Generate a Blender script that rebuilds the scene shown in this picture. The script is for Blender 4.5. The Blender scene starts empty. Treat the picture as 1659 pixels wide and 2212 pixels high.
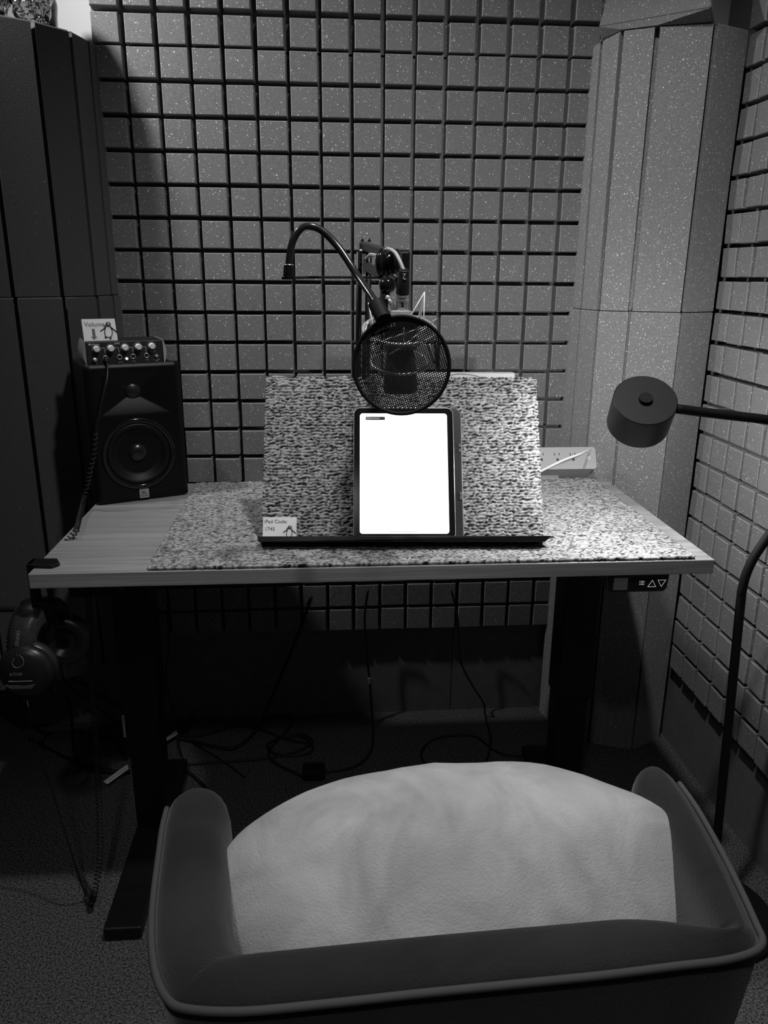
import bpy, bmesh, math, random
import numpy as np
from mathutils import Vector, Matrix, noise
random.seed(7)
C = bpy.context.scene.collection
PI = math.pi
V = Vector

# ------------------------------------------------------------------ camera model (solved from the photograph)
S = 0.076                      # one foam block of the wall = 76 mm
FZ = 25.8
F, PITCH, YAW, ROLL = 1689.4, .2996, .0791, .0076
CAM = V((5.8729*S, -27.673*S, (-8.5342+FZ)*S))
CX, CY = 829.5, 1106.0
fw = V((math.sin(YAW)*math.cos(PITCH), math.cos(YAW)*math.cos(PITCH), -math.sin(PITCH)))
rt = V((math.cos(YAW), -math.sin(YAW), 0)); upv = rt.cross(fw)
r2 = rt*math.cos(ROLL)+upv*math.sin(ROLL); u2 = -rt*math.sin(ROLL)+upv*math.cos(ROLL)
def ray(x, y): return fw+r2*((x-CX)/F)-u2*((y-CY)/F)
def at(x, y, X=None, Y=None, Z=None):
    d = ray(x, y)
    if X is not None: t = (X-CAM.x)/d.x
    elif Y is not None: t = (Y-CAM.y)/d.y
    else: t = (Z-CAM.z)/d.z
    return CAM+d*t
def on(x, y, p, n):
    d = ray(x, y); t = (p-CAM).dot(n)/d.dot(n); return CAM+d*t
DZ = .7593                     # desk top height before the desk group is scaled about the camera
# The desk and everything on it is scaled down about the camera position (desk 1.25 x 0.60 m)
KD = .93; SHIFT = CAM*(1-KD); CAM_SCALED = [False]
def about_cam(p): return V(p)*KD+SHIFT   # shrinks a point towards the camera, along its line of sight
DESKM = Matrix.Translation(SHIFT) @ Matrix.Scale(KD, 4)

# ------------------------------------------------------------------ materials
MATS = {}
def mat(name, col, rough=.6, metal=0, build=None, emit=0, spec=.5):
    if name in MATS: return MATS[name]
    m = bpy.data.materials.new(name); m.use_nodes = True
    nt = m.node_tree; b = nt.nodes['Principled BSDF']
    b.inputs['Base Color'].default_value = (col, col, col, 1)
    b.inputs['Roughness'].default_value = rough; b.inputs['Metallic'].default_value = metal
    b.inputs['Specular IOR Level'].default_value = spec
    if emit:
        b.inputs['Emission Color'].default_value = (1, 1, 1, 1); b.inputs['Emission Strength'].default_value = emit
    if build: build(nt, b)
    MATS[name] = m; return m
def N(nt, t, **k):
    n = nt.nodes.new(t)
    for a, v in k.items():
        if a in n.inputs: n.inputs[a].default_value = v
        else: setattr(n, a, v)
    return n
def coords(nt, scale=(1, 1, 1), rot=(0, 0, 0)):
    tc = N(nt, 'ShaderNodeTexCoord'); mp = N(nt, 'ShaderNodeMapping')
    mp.inputs['Scale'].default_value = scale; mp.inputs['Rotation'].default_value = rot
    nt.links.new(tc.outputs['Object'], mp.inputs[0]); return mp.outputs[0]
def ramp(nt, src, stops):
    r = N(nt, 'ShaderNodeValToRGB'); nt.links.new(src, r.inputs[0])
    e = r.color_ramp.elements
    while len(e) < len(stops): e.new(.5)
    for el, (p, c) in zip(e, stops): el.position = p; el.color = (c, c, c, 1)
    return r.outputs[0]
def bump(nt, b, src, strength, dist):
    bp = N(nt, 'ShaderNodeBump'); bp.inputs['Strength'].default_value = strength; bp.inputs['Distance'].default_value = dist
    nt.links.new(src, bp.inputs['Height']); nt.links.new(bp.outputs[0], b.inputs['Normal'])
def foam_build(lo, hi, fleck, dens):
    def f(nt, b):
        c = coords(nt)
        n1 = N(nt, 'ShaderNodeTexNoise'); n1.inputs['Scale'].default_value = 420; n1.inputs['Detail'].default_value = 3
        nt.links.new(c, n1.inputs['Vector'])
        base = ramp(nt, n1.outputs[0], [(.3, lo), (.7, hi)])
        # bright flecks in the foam
        n2 = N(nt, 'ShaderNodeTexNoise'); n2.inputs['Scale'].default_value = 90
        nt.links.new(c, n2.inputs['Vector'])
        vm = N(nt, 'ShaderNodeVectorMath', operation='MULTIPLY_ADD')
        vm.inputs[1].default_value = (.012,)*3
        nt.links.new(n2.outputs['Color'], vm.inputs[0]); nt.links.new(c, vm.inputs[2])
        vo = N(nt, 'ShaderNodeTexVoronoi'); vo.inputs['Scale'].default_value = 210
        nt.links.new(vm.outputs[0], vo.inputs['Vector'])
        near = ramp(nt, vo.outputs['Distance'], [(.12, 1), (.26, 0)])
        sep = N(nt, 'ShaderNodeSeparateColor'); nt.links.new(vo.outputs['Color'], sep.inputs[0])
        pick = ramp(nt, sep.outputs[0], [(1-dens, 0), (min(1, 1-dens+.12), 1)])
        m1 = N(nt, 'ShaderNodeMath', operation='MULTIPLY'); nt.links.new(near, m1.inputs[0]); nt.links.new(pick, m1.inputs[1])
        mx = N(nt, 'ShaderNodeMix', data_type='RGBA'); nt.links.new(m1.outputs[0], mx.inputs[0])
        nt.links.new(base, mx.inputs[6]); mx.inputs[7].default_value = (fleck, fleck, fleck, 1)
        nt.links.new(mx.outputs[2], b.inputs['Base Color'])
        bump(nt, b, n1.outputs[0], .35, .001)
        b.inputs['Sheen Weight'].default_value = .15
    return f
foam = mat('foam', .12, .95, build=foam_build(.12, .205, .95, .34), spec=.1)
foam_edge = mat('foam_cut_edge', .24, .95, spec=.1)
foam_shaded = mat('foam_shaded', .05, .95, build=foam_build(.05, .07, .4, .02), spec=.1)  # shaded copy of the foam: left-corner darkness put into its base colour
foam_trap = mat('foam_trap', .12, .95, build=foam_build(.14, .26, .9, .55), spec=.1)
def speck(lo, hi, sc, bd, bs=.6):
    def f(nt, b):
        c = coords(nt); n1 = N(nt, 'ShaderNodeTexNoise'); n1.inputs['Scale'].default_value = sc; n1.inputs['Detail'].default_value = 4
        n1.inputs['Roughness'].default_value = .7
        nt.links.new(c, n1.inputs['Vector'])
        nt.links.new(ramp(nt, n1.outputs[0], [(.38, lo), (.62, hi)]), b.inputs['Base Color'])
        bump(nt, b, n1.outputs[0], bs, bd)
    return f
carpet_floor = mat('carpet_floor', .06, .95, build=speck(.015, .22, 240, .006, 1), spec=.05)
def wood_build(nt, b):
    c = coords(nt, (2.2, 130, 130)); n1 = N(nt, 'ShaderNodeTexNoise'); n1.inputs['Scale'].default_value = 1.6; n1.inputs['Detail'].default_value = 6
    n1.inputs['Roughness'].default_value = .65; n1.inputs['Distortion'].default_value = .3
    nt.links.new(c, n1.inputs['Vector'])
    c2 = coords(nt, (.8, 14, 14)); n2 = N(nt, 'ShaderNodeTexNoise'); n2.inputs['Scale'].default_value = 1.5
    nt.links.new(c2, n2.inputs['Vector'])
    ad = N(nt, 'ShaderNodeMath', operation='ADD'); nt.links.new(n1.outputs[0], ad.inputs[0])
    ml = N(nt, 'ShaderNodeMath', operation='MULTIPLY'); ml.inputs[1].default_value = .5; nt.links.new(n2.outputs[0], ml.inputs[0]); nt.links.new(ml.outputs[0], ad.inputs[1])
    nt.links.new(ramp(nt, ad.outputs[0], [(.55, .17), (.95, .34)]), b.inputs['Base Color'])
    bump(nt, b, n1.outputs[0], .15, .0005)
wood = mat('wood', .28, .5, build=wood_build, spec=.35)
def loop_build(nt, b):
    at_ = N(nt, 'ShaderNodeAttribute', attribute_name='loop')
    c = coords(nt); n1 = N(nt, 'ShaderNodeTexNoise'); n1.inputs['Scale'].default_value = 700; n1.inputs['Detail'].default_value = 2
    nt.links.new(c, n1.inputs['Vector'])
    mx = N(nt, 'ShaderNodeMath', operation='MULTIPLY_ADD'); mx.inputs[1].default_value = .5
    nt.links.new(n1.outputs[0], mx.inputs[0]); nt.links.new(at_.outputs['Fac'], mx.inputs[2])
    nt.links.new(ramp(nt, mx.outputs[0], [(.38, .012), (.62, .15), (.95, .40)]), b.inputs['Base Color'])
    bump(nt, b, n1.outputs[0], .4, .001)
loopcarpet = mat('loop_carpet', .3, .95, build=loop_build, spec=.05)
black_metal = mat('black_metal', .006, .4, spec=.35)
black_matt = mat('black_matt', .006, .65, spec=.2)
black_gloss = mat('black_gloss', .008, .12)
rubber = mat('rubber', .012, .5)
cable_blk = mat('cable_black', .006, .55)
silver = mat('silver', .65, .3, .8)
pale_metal = mat('pale_metal', .55, .38, .5)
white_pl = mat('white_plastic', .75, .4)
offwhite = mat('pale_plastic', .5, .45)
paper = mat('paper', .78, .8)
ink = mat('ink', .03, .7)
ink_grey = mat('ink_grey', .13, .7)
print_w = mat('print_white', .55, .6)
darkcone = mat('cone', .005, .5, spec=.25)
grey_shade = mat('lamp_black', .008, .5, spec=.3)
leather = mat('leather', .03, .33, build=lambda nt, b: speck(.025, .035, 60, .002, .3)(nt, b))
def velvet(lo, hi, sheen, cloud=0):
    def f(nt, b):
        c = coords(nt); n1 = N(nt, 'ShaderNodeTexNoise'); n1.inputs['Scale'].default_value = 5 if not cloud else cloud; n1.inputs['Detail'].default_value = 4
        n1.inputs['Roughness'].default_value = .6; n1.inputs['Distortion'].default_value = .6
        nt.links.new(c, n1.inputs['Vector'])
        nt.links.new(ramp(nt, n1.outputs[0], [(.32, lo), (.68, hi)]), b.inputs['Base Color'])
        n2 = N(nt, 'ShaderNodeTexNoise'); n2.inputs['Scale'].default_value = 320; n2.inputs['Detail'].default_value = 3
        nt.links.new(c, n2.inputs['Vector']); bump(nt, b, n2.outputs[0], .5, .002)
        b.inputs['Sheen Weight'].default_value = sheen; b.inputs['Sheen Roughness'].default_value = .4
    return f
chair_cloth = mat('chair_velvet', .05, .9, build=velvet(.020, .036, .18), spec=.1)
cushion_cloth = mat('cushion_plush', .5, .95, build=velvet(.36, .58, .3, 9), spec=.05)
screen_m = mat('screen', 1, .3, emit=1.25)
def mesh_build(nt, b):
    # perforated metal: real see-through holes in a staggered pattern
    c = coords(nt)
    sx = N(nt, 'ShaderNodeSeparateXYZ'); nt.links.new(c, sx.inputs[0])
    def M(op, a, bb=None):
        n = N(nt, 'ShaderNodeMath', operation=op)
        for i, v in enumerate((a, bb)):
            if v is None: continue
            if isinstance(v, (int, float)): n.inputs[i].default_value = v
            else: nt.links.new(v, n.inputs[i])
        return n.outputs[0]
    k = 2*PI/.0034
    u = M('MULTIPLY', sx.outputs[0], k); v = M('MULTIPLY', sx.outputs[2], k)
    a1 = M('COSINE', M('ADD', u, M('MULTIPLY', v, .35)))
    a2 = M('COSINE', M('ADD', M('MULTIPLY', u, -.5), M('MULTIPLY', v, 1.0)))
    h = M('GREATER_THAN', M('ADD', a1, a2), .42)
    tr = N(nt, 'ShaderNodeBsdfTransparent'); mx = N(nt, 'ShaderNodeMixShader')
    nt.links.new(h, mx.inputs[0]); nt.links.new(b.outputs[0], mx.inputs[1]); nt.links.new(tr.outputs[0], mx.inputs[2])
    nt.links.new(mx.outputs[0], nt.nodes['Material Output'].inputs[0])
perf = mat('perforated_metal', .012, .5, build=mesh_build)
foil = mat('foil', .8, .14, 1, build=lambda nt, b: bump(nt, b, (lambda n: (nt.links.new(coords(nt), n.inputs['Vector']), n.outputs[0])[1])(N(nt, 'ShaderNodeTexNoise', Scale=60.0)), .8, .01))
wall_white = mat('wall_paint_white', .42, .8)
panel_grey = mat('wall_panel_grey', .16, .8, build=speck(.13, .155, 30, .001, .2))
display_m = mat('display_glow', .03, .3, emit=.012)
icon_m = mat('icon_glow', .6, .4, emit=.25)

# ------------------------------------------------------------------ mesh builder
def tag(o, label=None, cat=None, group=None, kind=None):
    if label: o['label'] = label
    if cat: o['category'] = cat
    if group: o['group'] = group
    if kind: o['kind'] = kind
    return o
def empty(name, loc, label, cat, group=None):
    if CAM_SCALED[0]: loc = about_cam(loc)
    o = bpy.data.objects.new(name, None); C.objects.link(o); o.location = loc; o.empty_display_size = .05
    return tag(o, label, cat, group)
def origin_of(o):
    v = V((0, 0, 0))
    while o: v += o.location; o = o.parent
    return v
def smoothpath(pts, k=6):
    pts = [V(p) for p in pts]; out = []
    n = len(pts)
    for i in range(n-1):
        p0 = pts[max(i-1, 0)]; p1 = pts[i]; p2 = pts[i+1]; p3 = pts[min(i+2, n-1)]
        for j in range(k):
            t = j/k
            out.append(.5*((2*p1)+(p2-p0)*t+(2*p0-5*p1+4*p2-p3)*t*t+(3*p1-p0-3*p2+p3)*t**3))
    out.append(pts[-1]); return out
class MB:
    def __init__(s, T=None): s.v = []; s.f = []; s.T = T or Matrix.Identity(4)
    def add(s, vs, fs):
        b = len(s.v); s.v += [s.T @ V(p) for p in vs]; s.f += [[b+i for i in f] for f in fs]; return s
    def box(s, a, b):
        (x0, y0, z0), (x1, y1, z1) = a, b
        return s.add([(x0,y0,z0),(x1,y0,z0),(x1,y1,z0),(x0,y1,z0),(x0,y0,z1),(x1,y0,z1),(x1,y1,z1),(x0,y1,z1)],
              [(0,3,2,1),(4,5,6,7),(0,1,5,4),(1,2,6,5),(2,3,7,6),(3,0,4,7)])
    def hexa(s, p):   # eight corners, bottom four then top four
        return s.add(p, [(0,3,2,1),(4,5,6,7),(0,1,5,4),(1,2,6,5),(2,3,7,6),(3,0,4,7)])
    def rings(s, rs, cap=True, closed=False):
        n = len(rs[0]); vs = [p for r in rs for p in r]; fs = []
        m = len(rs)
        for i in range(m if closed else m-1):
            for j in range(n):
                k = (j+1) % n; i2 = (i+1) % m
                fs.append((i*n+j, i*n+k, i2*n+k, i2*n+j))
        if cap and not closed: fs += [tuple(range(n))[::-1], tuple(range((m-1)*n, m*n))]
        return s.add(vs, fs)
    def tube(s, pts, r, n=10, closed=False, smooth=0, sc=(1, 1)):
        pts = smoothpath(pts, smooth) if smooth else [V(p) for p in pts]
        m = len(pts); rs = []; up = None
        for i, p in enumerate(pts):
            if closed: t = pts[(i+1) % m]-pts[i-1]
            else: t = pts[min(i+1, m-1)]-pts[max(i-1, 0)]
            t.normalize()
            if up is None:
                up = V((0, 0, 1)) if abs(t.z) < .9 else V((1, 0, 0))
            a = t.cross(up); a.normalize(); up = a.cross(t); up.normalize()
            rr = r[min(i*len(r)//m, len(r)-1)] if isinstance(r, (list, tuple)) else r
            rs.append([p+a*(rr*sc[0]*math.cos(2*PI*j/n))+up*(rr*sc[1]*math.sin(2*PI*j/n)) for j in range(n)])
        return s.rings(rs, closed=closed)
    def lathe(s, prof, o=(0, 0, 0), ax=(0, 0, 1), n=40, cap=False):
        o = V(o); ax = V(ax).normalized(); a = ax.orthogonal().normalized(); b = ax.cross(a)
        return s.rings([[o+ax*h+(a*math.cos(2*PI*j/n)+b*math.sin(2*PI*j/n))*max(r, 1e-5) for j in range(n)] for r, h in prof], cap=cap)
    def cyl(s, p0, p1, r0, r1=None, n=20):
        p0 = V(p0); p1 = V(p1); r1 = r0 if r1 is None else r1
        return s.lathe([(r0, 0), (r1, (p1-p0).length)], p0, p1-p0, n, True)
    def ball(s, c, r, n=20, ax=(0, 0, 1), sc=1):
        return s.lathe([(r*math.sin(PI*i/12), -r*sc*math.cos(PI*i/12)) for i in range(13)], c, ax, n)
    def prism(s, poly, d, axis='Y'):
        # poly in the local XZ plane, extruded from y=d[0] to y=d[1]
        n = len(poly); vs = [(x, d[0], z) for x, z in poly]+[(x, d[1], z) for x, z in poly]
        if axis == 'Z': vs = [(x, z, d[0]) for x, z in poly]+[(x, z, d[1]) for x, z in poly]
        fs = [tuple(range(n)), tuple(range(n, 2*n))[::-1]]+[(i, i+n, (i+1) % n+n, (i+1) % n) for i in range(n)]
        return s.add(vs, fs)
    def build(s, name, m, parent=None, smooth=False, bevel=0, seg=2, sub=0, loc=None, autos=None):
        if CAM_SCALED[0]: s.v = [about_cam(p) for p in s.v]
        o0 = origin_of(parent) if parent else (V(loc) if loc is not None else V((sum(p.x for p in s.v)/len(s.v), sum(p.y for p in s.v)/len(s.v), min(p.z for p in s.v))))
        me = bpy.data.meshes.new(name); me.from_pydata([p-o0 for p in s.v], [], s.f)
        bm = bmesh.new(); bm.from_mesh(me); bmesh.ops.remove_doubles(bm, verts=bm.verts, dist=1e-6)
        bmesh.ops.recalc_face_normals(bm, faces=bm.faces); bm.to_mesh(me); bm.free()
        me.materials.append(m); o = bpy.data.objects.new(name, me); C.objects.link(o)
        if parent: o.parent = parent
        else: o.location = o0
        if smooth: me.shade_smooth()
        if smooth and autos is not None:
            me.set_sharp_from_angle(angle=math.radians(autos))
        if bevel:
            b = o.modifiers.new('b', 'BEVEL'); b.width = bevel; b.segments = seg; b.limit_method = 'ANGLE'; b.angle_limit = math.radians(40)
        if sub:
            q = o.modifiers.new('s', 'SUBSURF'); q.levels = sub; q.render_levels = sub
        return o
def frame(o, x, n):
    """local frame: X along x, Z up in plane, -Y towards the viewer (n)"""
    x = V(x).normalized(); y = -V(n).normalized(); z = x.cross(y).normalized(); x = y.cross(z)
    M = Matrix((x, y, z)).transposed().to_4x4(); M.translation = V(o); return M
def text(mb, s, size, x, z, y, T=None, rot=0, thick=.0002, align='CENTER'):
    cu = bpy.data.curves.new('t', 'FONT'); cu.body = s; cu.size = size; cu.align_x = align; cu.align_y = 'CENTER'
    cu.resolution_u = 3; cu.extrude = thick
    o = bpy.data.objects.new('t', cu); C.objects.link(o)
    dg = bpy.context.evaluated_depsgraph_get(); me = bpy.data.meshes.new_from_object(o.evaluated_get(dg))
    cr, sr = math.cos(rot), math.sin(rot)
    mb.add([(x+v.co.x*cr-v.co.y*sr, y-v.co.z, z+v.co.x*sr+v.co.y*cr) for v in me.vertices], [tuple(p.vertices) for p in me.polygons])
    bpy.data.objects.remove(o); bpy.data.curves.remove(cu); bpy.data.meshes.remove(me)
def line2(mb, pts, w, y, t=.0003, closed=False):
    """flat printed stroke in local XZ at depth y"""
    P = smoothpath([V((a, 0, b)) for a, b in pts], 5) if len(pts) > 2 else [V((a, 0, b)) for a, b in pts]
    for i in range(len(P)-1):
        a, b = P[i], P[i+1]; d = b-a
        if d.length < 1e-7: continue
        d.normalize(); nn = V((-d.z, 0, d.x))*w/2; a = a-d*w*.25; b = b+d*w*.25
        q = [a-nn, b-nn, b+nn, a+nn]
        mb.add([(p.x, y, p.z) for p in q]+[(p.x, y-t, p.z) for p in q], [(4,5,6,7),(0,1,5,4),(1,2,6,5),(2,3,7,6),(3,0,4,7)])

# ------------------------------------------------------------------ setting
def struct(mb, name, m, **k): o = mb.build(name, m, **k); o['kind'] = 'structure'; return o
XL, XR, YN = -.46, 1.47, -2.75
H = 2.45
struct(MB().box((XL-.05, YN, -.05), (XR+.05, .1, 0)), 'floor', carpet_floor, loc=(0, 0, 0))
struct(MB().box((XL-.05, YN, H), (XR+.05, .1, H+.05)), 'ceiling', wall_white)
struct(MB().box((XL-.05, .05, 0), (XR+.05, .1, H)), 'wall_back', wall_white)
struct(MB().box((XR, YN, 0), (XR+.05, .05, H)), 'wall_right', panel_grey)
struct(MB().box((XL-.05, YN, 0), (XL, .05, H)), 'wall_left', foam_shaded)  # dark base colour stands in for the shade on this wall
ZB = .2675                      # lower edge of the foam on the back wall
b = MB(); sx = at(975, 1450, Y=.03).x
b.box((XL, .03, 0), (sx-.0012, .05, ZB+.03)); b.box((sx+.0012, .03, 0), (1.12, .05, ZB+.03))
struct(b, 'baseboard_back', panel_grey)
struct(MB().box((1.438, -1.9, 0), (XR, .03, .30)), 'baseboard_right', panel_grey)

# foam panels ------------------------------------------------------------
def foam_panel(T, rows=4, cols=4, dep=.05, base=.014, t=.0655, mtl=foam, keep=None, seed=0):
    """local: X right, Z up, front face at y=0, back at y=dep"""
    rnd = random.Random(seed); mb = MB(T)
    W, Hh = cols*S, rows*S; e = .0008
    mb.box((e, dep-base, e), (W-e, dep, Hh-e))
    for i in range(cols):
        for j in range(rows):
            if keep and not keep(i, j): continue
            cx, cz = (i+.5)*S+rnd.uniform(-.0007, .0007), (j+.5)*S+rnd.uniform(-.0007, .0007); h = t/2+rnd.uniform(-.0006, .0006)
            yf = rnd.uniform(-.0012, .0012); c = .0014; tl = rnd.uniform(-.001, .001); tz = rnd.uniform(-.001, .001)
            R0 = [(cx+a*(h+.0015), dep-base, cz+b_*(h+.0015)) for a, b_ in ((-1,-1),(1,-1),(1,1),(-1,1))]
            R1 = [(cx+a*h, yf+c+a*tl+b_*tz, cz+b_*h) for a, b_ in ((-1,-1),(1,-1),(1,1),(-1,1))]
            R2 = [(cx+a*(h-c), yf+a*tl+b_*tz, cz+b_*(h-c)) for a, b_ in ((-1,-1),(1,-1),(1,1),(-1,1))]
            mb.rings([R0, R1, R2])
    return mb
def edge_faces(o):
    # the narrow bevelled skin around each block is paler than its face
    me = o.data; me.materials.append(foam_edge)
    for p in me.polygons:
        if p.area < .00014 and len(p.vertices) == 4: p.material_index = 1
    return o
ordw = ['top', 'second from top', 'third from top', 'fourth from top', 'fifth from top', 'bottom']
colw = ['leftmost column', 'second column from left', 'third column from left', 'rightmost column']
gap_adj = .005                  # pixel fits gave the edges of the blocks; the grid lines lie half a gap outside
ztop2 = 1.8081+gap_adj
for r in range(6):
    for c in range(4):
        z1 = ztop2-(r-1)*4*S*1.0005
        if r == 0: z1 = ztop2+4*S-.0067; z0 = z1-4*S
        else: z0 = z1-4*S
        x0 = (-1+4*c)*S-gap_adj
        off = 0 if r else -.004
        if c == 0: keep = (lambda i, j: True)
        else: keep = None
        T = Matrix.Translation((x0, off, z0))
        lab = 'dark grey grid foam panel on back wall, %s row, %s' % (ordw[r], colw[c])
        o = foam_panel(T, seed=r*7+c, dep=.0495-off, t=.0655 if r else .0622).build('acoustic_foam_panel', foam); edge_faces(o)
        tag(o, lab, 'foam panel', 'grid foam panels on the back wall')
# right wall: front faces at X=1.42
zr = at(1608, 83, X=1.42).z+gap_adj     # top of the first block row below the odd top piece
ordr = ['top', 'second from top', 'third from top', 'fourth from top', 'fifth from top', 'sixth from top', 'bottom']
k = 0
nr = 7
for r in range(nr):
    for c in range(2):
        z1 = zr-(r-1)*4*S; z0 = z1-4*S; rows = 4
        if r == 0: z1 += .002; z0 += .002
        zlow = .235
        if z0 < zlow-.01:
            rows = max(0, int(round((z1-zlow)/S))); z0 = z1-rows*S
            if rows == 0: continue
        y0 = -.164-c*4*S
        T = Matrix.Translation((1.42-(.004 if r == 0 else 0), y0, z0)) @ Matrix.Rotation(-PI/2, 4, 'Z')
        # local X -> -Y world, local Y -> +X world
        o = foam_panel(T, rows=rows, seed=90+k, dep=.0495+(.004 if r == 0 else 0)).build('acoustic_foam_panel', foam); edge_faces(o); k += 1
        tag(o, 'grid foam panel on right wall, %s row, %s' % (ordr[r], 'beside the corner foam' if c == 0 else 'further from the corner'), 'foam panel', 'grid foam panels on the right wall')

# grooved corner foam -----------------------------------------------------
def trap(prof, z0, z1, gaps, gw=.008, gd=.02, back=None):
    """convex corner foam: outer profile polyline (x,y); gaps = indices of profile points with a groove"""
    pts = [V((x, y, 0)) for x, y in prof]; out = []
    for i, p in enumerate(pts):
        if i in gaps:
            d = (pts[i+1]-pts[i-1]).normalized(); nn = V((d.y, -d.x, 0))
            cen = back
            if nn.dot(cen-p) < 0: nn = -nn
            out += [p-d*gw/2, p-d*gw/2+nn*gd, p+d*gw/2+nn*gd, p+d*gw/2]
        else: out.append(p)
    out.append(back)
    mb = MB(); n = len(out); c = .003
    cen = sum((p for p in out), V((0, 0, 0)))/n
    def ring(z, k): return [V((p.x+(cen.x-p.x)*k, p.y+(cen.y-p.y)*k, z)) for p in out]
    mb.rings([ring(z0, 0), ring(z1-c, 0), ring(z1, .02)])
    return mb
zt = 1.8358
pr = [at(1281, 100, Y=0)]
profR = [(1.113, .01), (1.118, -.049), (1.137, -.130), (1.2027, -.172), (1.3177, -.212), (1.416, -.168)]
bkR = V((1.418, .048, 0))
for k_, (z0, z1, dx) in enumerate(((.0, 1.219, .002), (1.221, zt, 0))):
    P_ = [(x-dx*.5, y-dx) for x, y in profR]; P_[-1] = profR[-1]
    if k_ == 0: P_[0] = (1.106, .01)
    mb = trap(P_, z0, z1, (1, 2, 3, 4), gw=(.011 if k_ else .006), gd=.028, back=bkR)
    o = mb.build('corner_foam', foam_trap)
    tag(o, 'fluted dark grey foam column in right corner, %s' % ('upper piece under the wedge block' if k_ else 'lower piece behind the desk corner'), 'foam column', 'fluted corner foam')
profL = [(-.066, .01), (-.072, -.046), (-.0900, -.121), (-.1465, -.189), (-.235, -.245), (-.36, -.29), (-.457, -.30)]
bkL = V((-.457, .048, 0))
z_l = 1.8053
o = trap(profL, 1.25, z_l, (1, 2, 3, 4, 5), gw=.009, gd=.022, back=bkL).build('corner_foam', foam_shaded)
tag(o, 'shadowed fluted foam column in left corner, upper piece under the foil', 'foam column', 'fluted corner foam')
o = trap([(x+.004, y-.003) for x, y in profL[:-1]]+[profL[-1]], .30, 1.248, (1, 2, 3, 4, 5), gw=.009, gd=.022, back=bkL).build('corner_foam', foam_shaded)
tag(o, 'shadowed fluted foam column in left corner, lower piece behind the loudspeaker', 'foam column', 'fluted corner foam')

# wedge block above right corner foam
A = lambda x, y, Y: at(x, y, Y=Y)
e = [V((1.118, -.050, zt+.0015)), V((1.140, -.134, zt+.0015)), V((1.2027, -.173, zt+.0015)), V((1.316, -.213, zt+.0015))]
r0 = at(1293, 56, Y=-.085); r1 = at(1537, 14, Y=-.255)
bk0 = V((1.15, .04, zt+.0015)); bk1 = V((1.41, .04, zt+.002)); bk2 = V((1.335, -.13, zt+.002))
tp0 = V((r0.x+.06, r0.y+.09, zt+.17)); tp1 = V((r1.x+.03, r1.y+.13, zt+.19))
mb = MB(); vs = e+[r0, r1, tp0, tp1, bk0, bk1, bk2]
# 0-3 bottom front, 4,5 ridge, 6,7 upper, 8,9,10 bottom back
mb.add(vs, [(0,1,2,3,10,9,8), (0,4,5,3,2,1), (4,6,7,5), (6,8,9,7), (8,6,4,0), (5,7,9,10,3)])
tag(mb.build('foam_wedge', foam, bevel=.004), 'faceted grey foam wedge resting on top of the right corner foam', 'foam block')

# ------------------------------------------------------------------ desk
CAM_SCALED[0] = True
desk = empty('standing_desk', (.557, -.36, -.1345), 'pale wood-topped standing desk with black legs, centre of the room', 'desk')
DX0, DX1, DY0, DY1 = -.1145, 1.2296, -.6803, -.03
TH = .030
MB().box((DX0, DY0, DZ-TH), (DX1, DY1, DZ)).build('tabletop', wood, desk, bevel=.0012)
LXL, LXR = .022, 1.03
fr = MB(); fr.box((.0, -.46, DZ-TH-.035), (1.12, -.40, DZ-TH-.0005)); fr.box((.0, -.24, DZ-TH-.035), (1.12, -.18, DZ-TH-.0005))
fr.build('frame', black_metal, desk, bevel=.002)
CAM_SCALED[0] = False
zt_d = about_cam((0, 0, DZ-TH)).z
for lx, fy, w2 in ((LXL, -.80, .041), (LXR, -.72, .041)):
    MB().box((lx-w2, -.50, .34), (lx+w2, -.42, zt_d-.003)).build('leg', black_metal, desk, bevel=.003)
    MB().box((lx-w2+.005, -.494, .03), (lx+w2-.005, -.428, .36)).build('leg_tube', black_metal, desk, bevel=.003)
    MB().box((lx-.038, fy, .003), (lx+.038, -.22, .032)).build('foot', black_metal, desk, bevel=.004)
    MB().box((lx-.045, -.74, zt_d-.035), (lx+.045, -.27, zt_d-.0005)).build('side_bracket', black_metal, desk, bevel=.002)
CAM_SCALED[0] = True
# controller
ctl_p = V((0, DY0+.006, 0)); q0 = at(1310, 1250, Y=DY0+.004); q1 = at(1441, 1277, Y=DY0+.004)
Tc = frame((q0.x, DY0+.004, q1.z), (1, 0, 0), (0, -1, 0)); cw = q1.x-q0.x; ch = DZ-TH-q1.z-.0005
ctl = MB(Tc).prism([(0, ch), (.004, .006), (.012, 0), (cw-.008, 0), (cw-.001, .008), (cw+.001, ch)], (0, .06)).build('controller', black_gloss, desk, bevel=.001)
mb = MB(Tc); mb.prism([(.016, .005), (.045, .005), (.045, ch-.006), (.016, ch-.006)], (-.0004, 0)); mb.build('display', display_m, ctl)
mb = MB(Tc); text(mb, '28.1', .013, .033, ch*.5, -.0006, thick=.0001); mb.build('digits', mat('digits', .06, .5, emit=.008), ctl)
mb = MB(Tc); ux = cw/131
def tri(cx, cz, s_, up_):
    sg = 1 if up_ else -1
    p = [(cx-s_, cz-sg*s_*.85), (cx+s_, cz-sg*s_*.85), (cx, cz+sg*s_*.85)]
    for i in range(3): line2(mb, [p[i], p[(i+1) % 3]], .0008, -.0005)
tri(97*ux, ch*.48, .0083, True); tri(117*ux, ch*.48, .0083, False)
for i in range(3):
    line2(mb, [(73*ux, ch*.5+.0035-i*.0035+.001), (80*ux, ch*.5+.0035-i*.0035+.001)], .001, -.0005)
    line2(mb, [(70*ux, ch*.5+.0035-i*.0035+.001), (71*ux, ch*.5+.0035-i*.0035+.001)], .001, -.0005)
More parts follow.
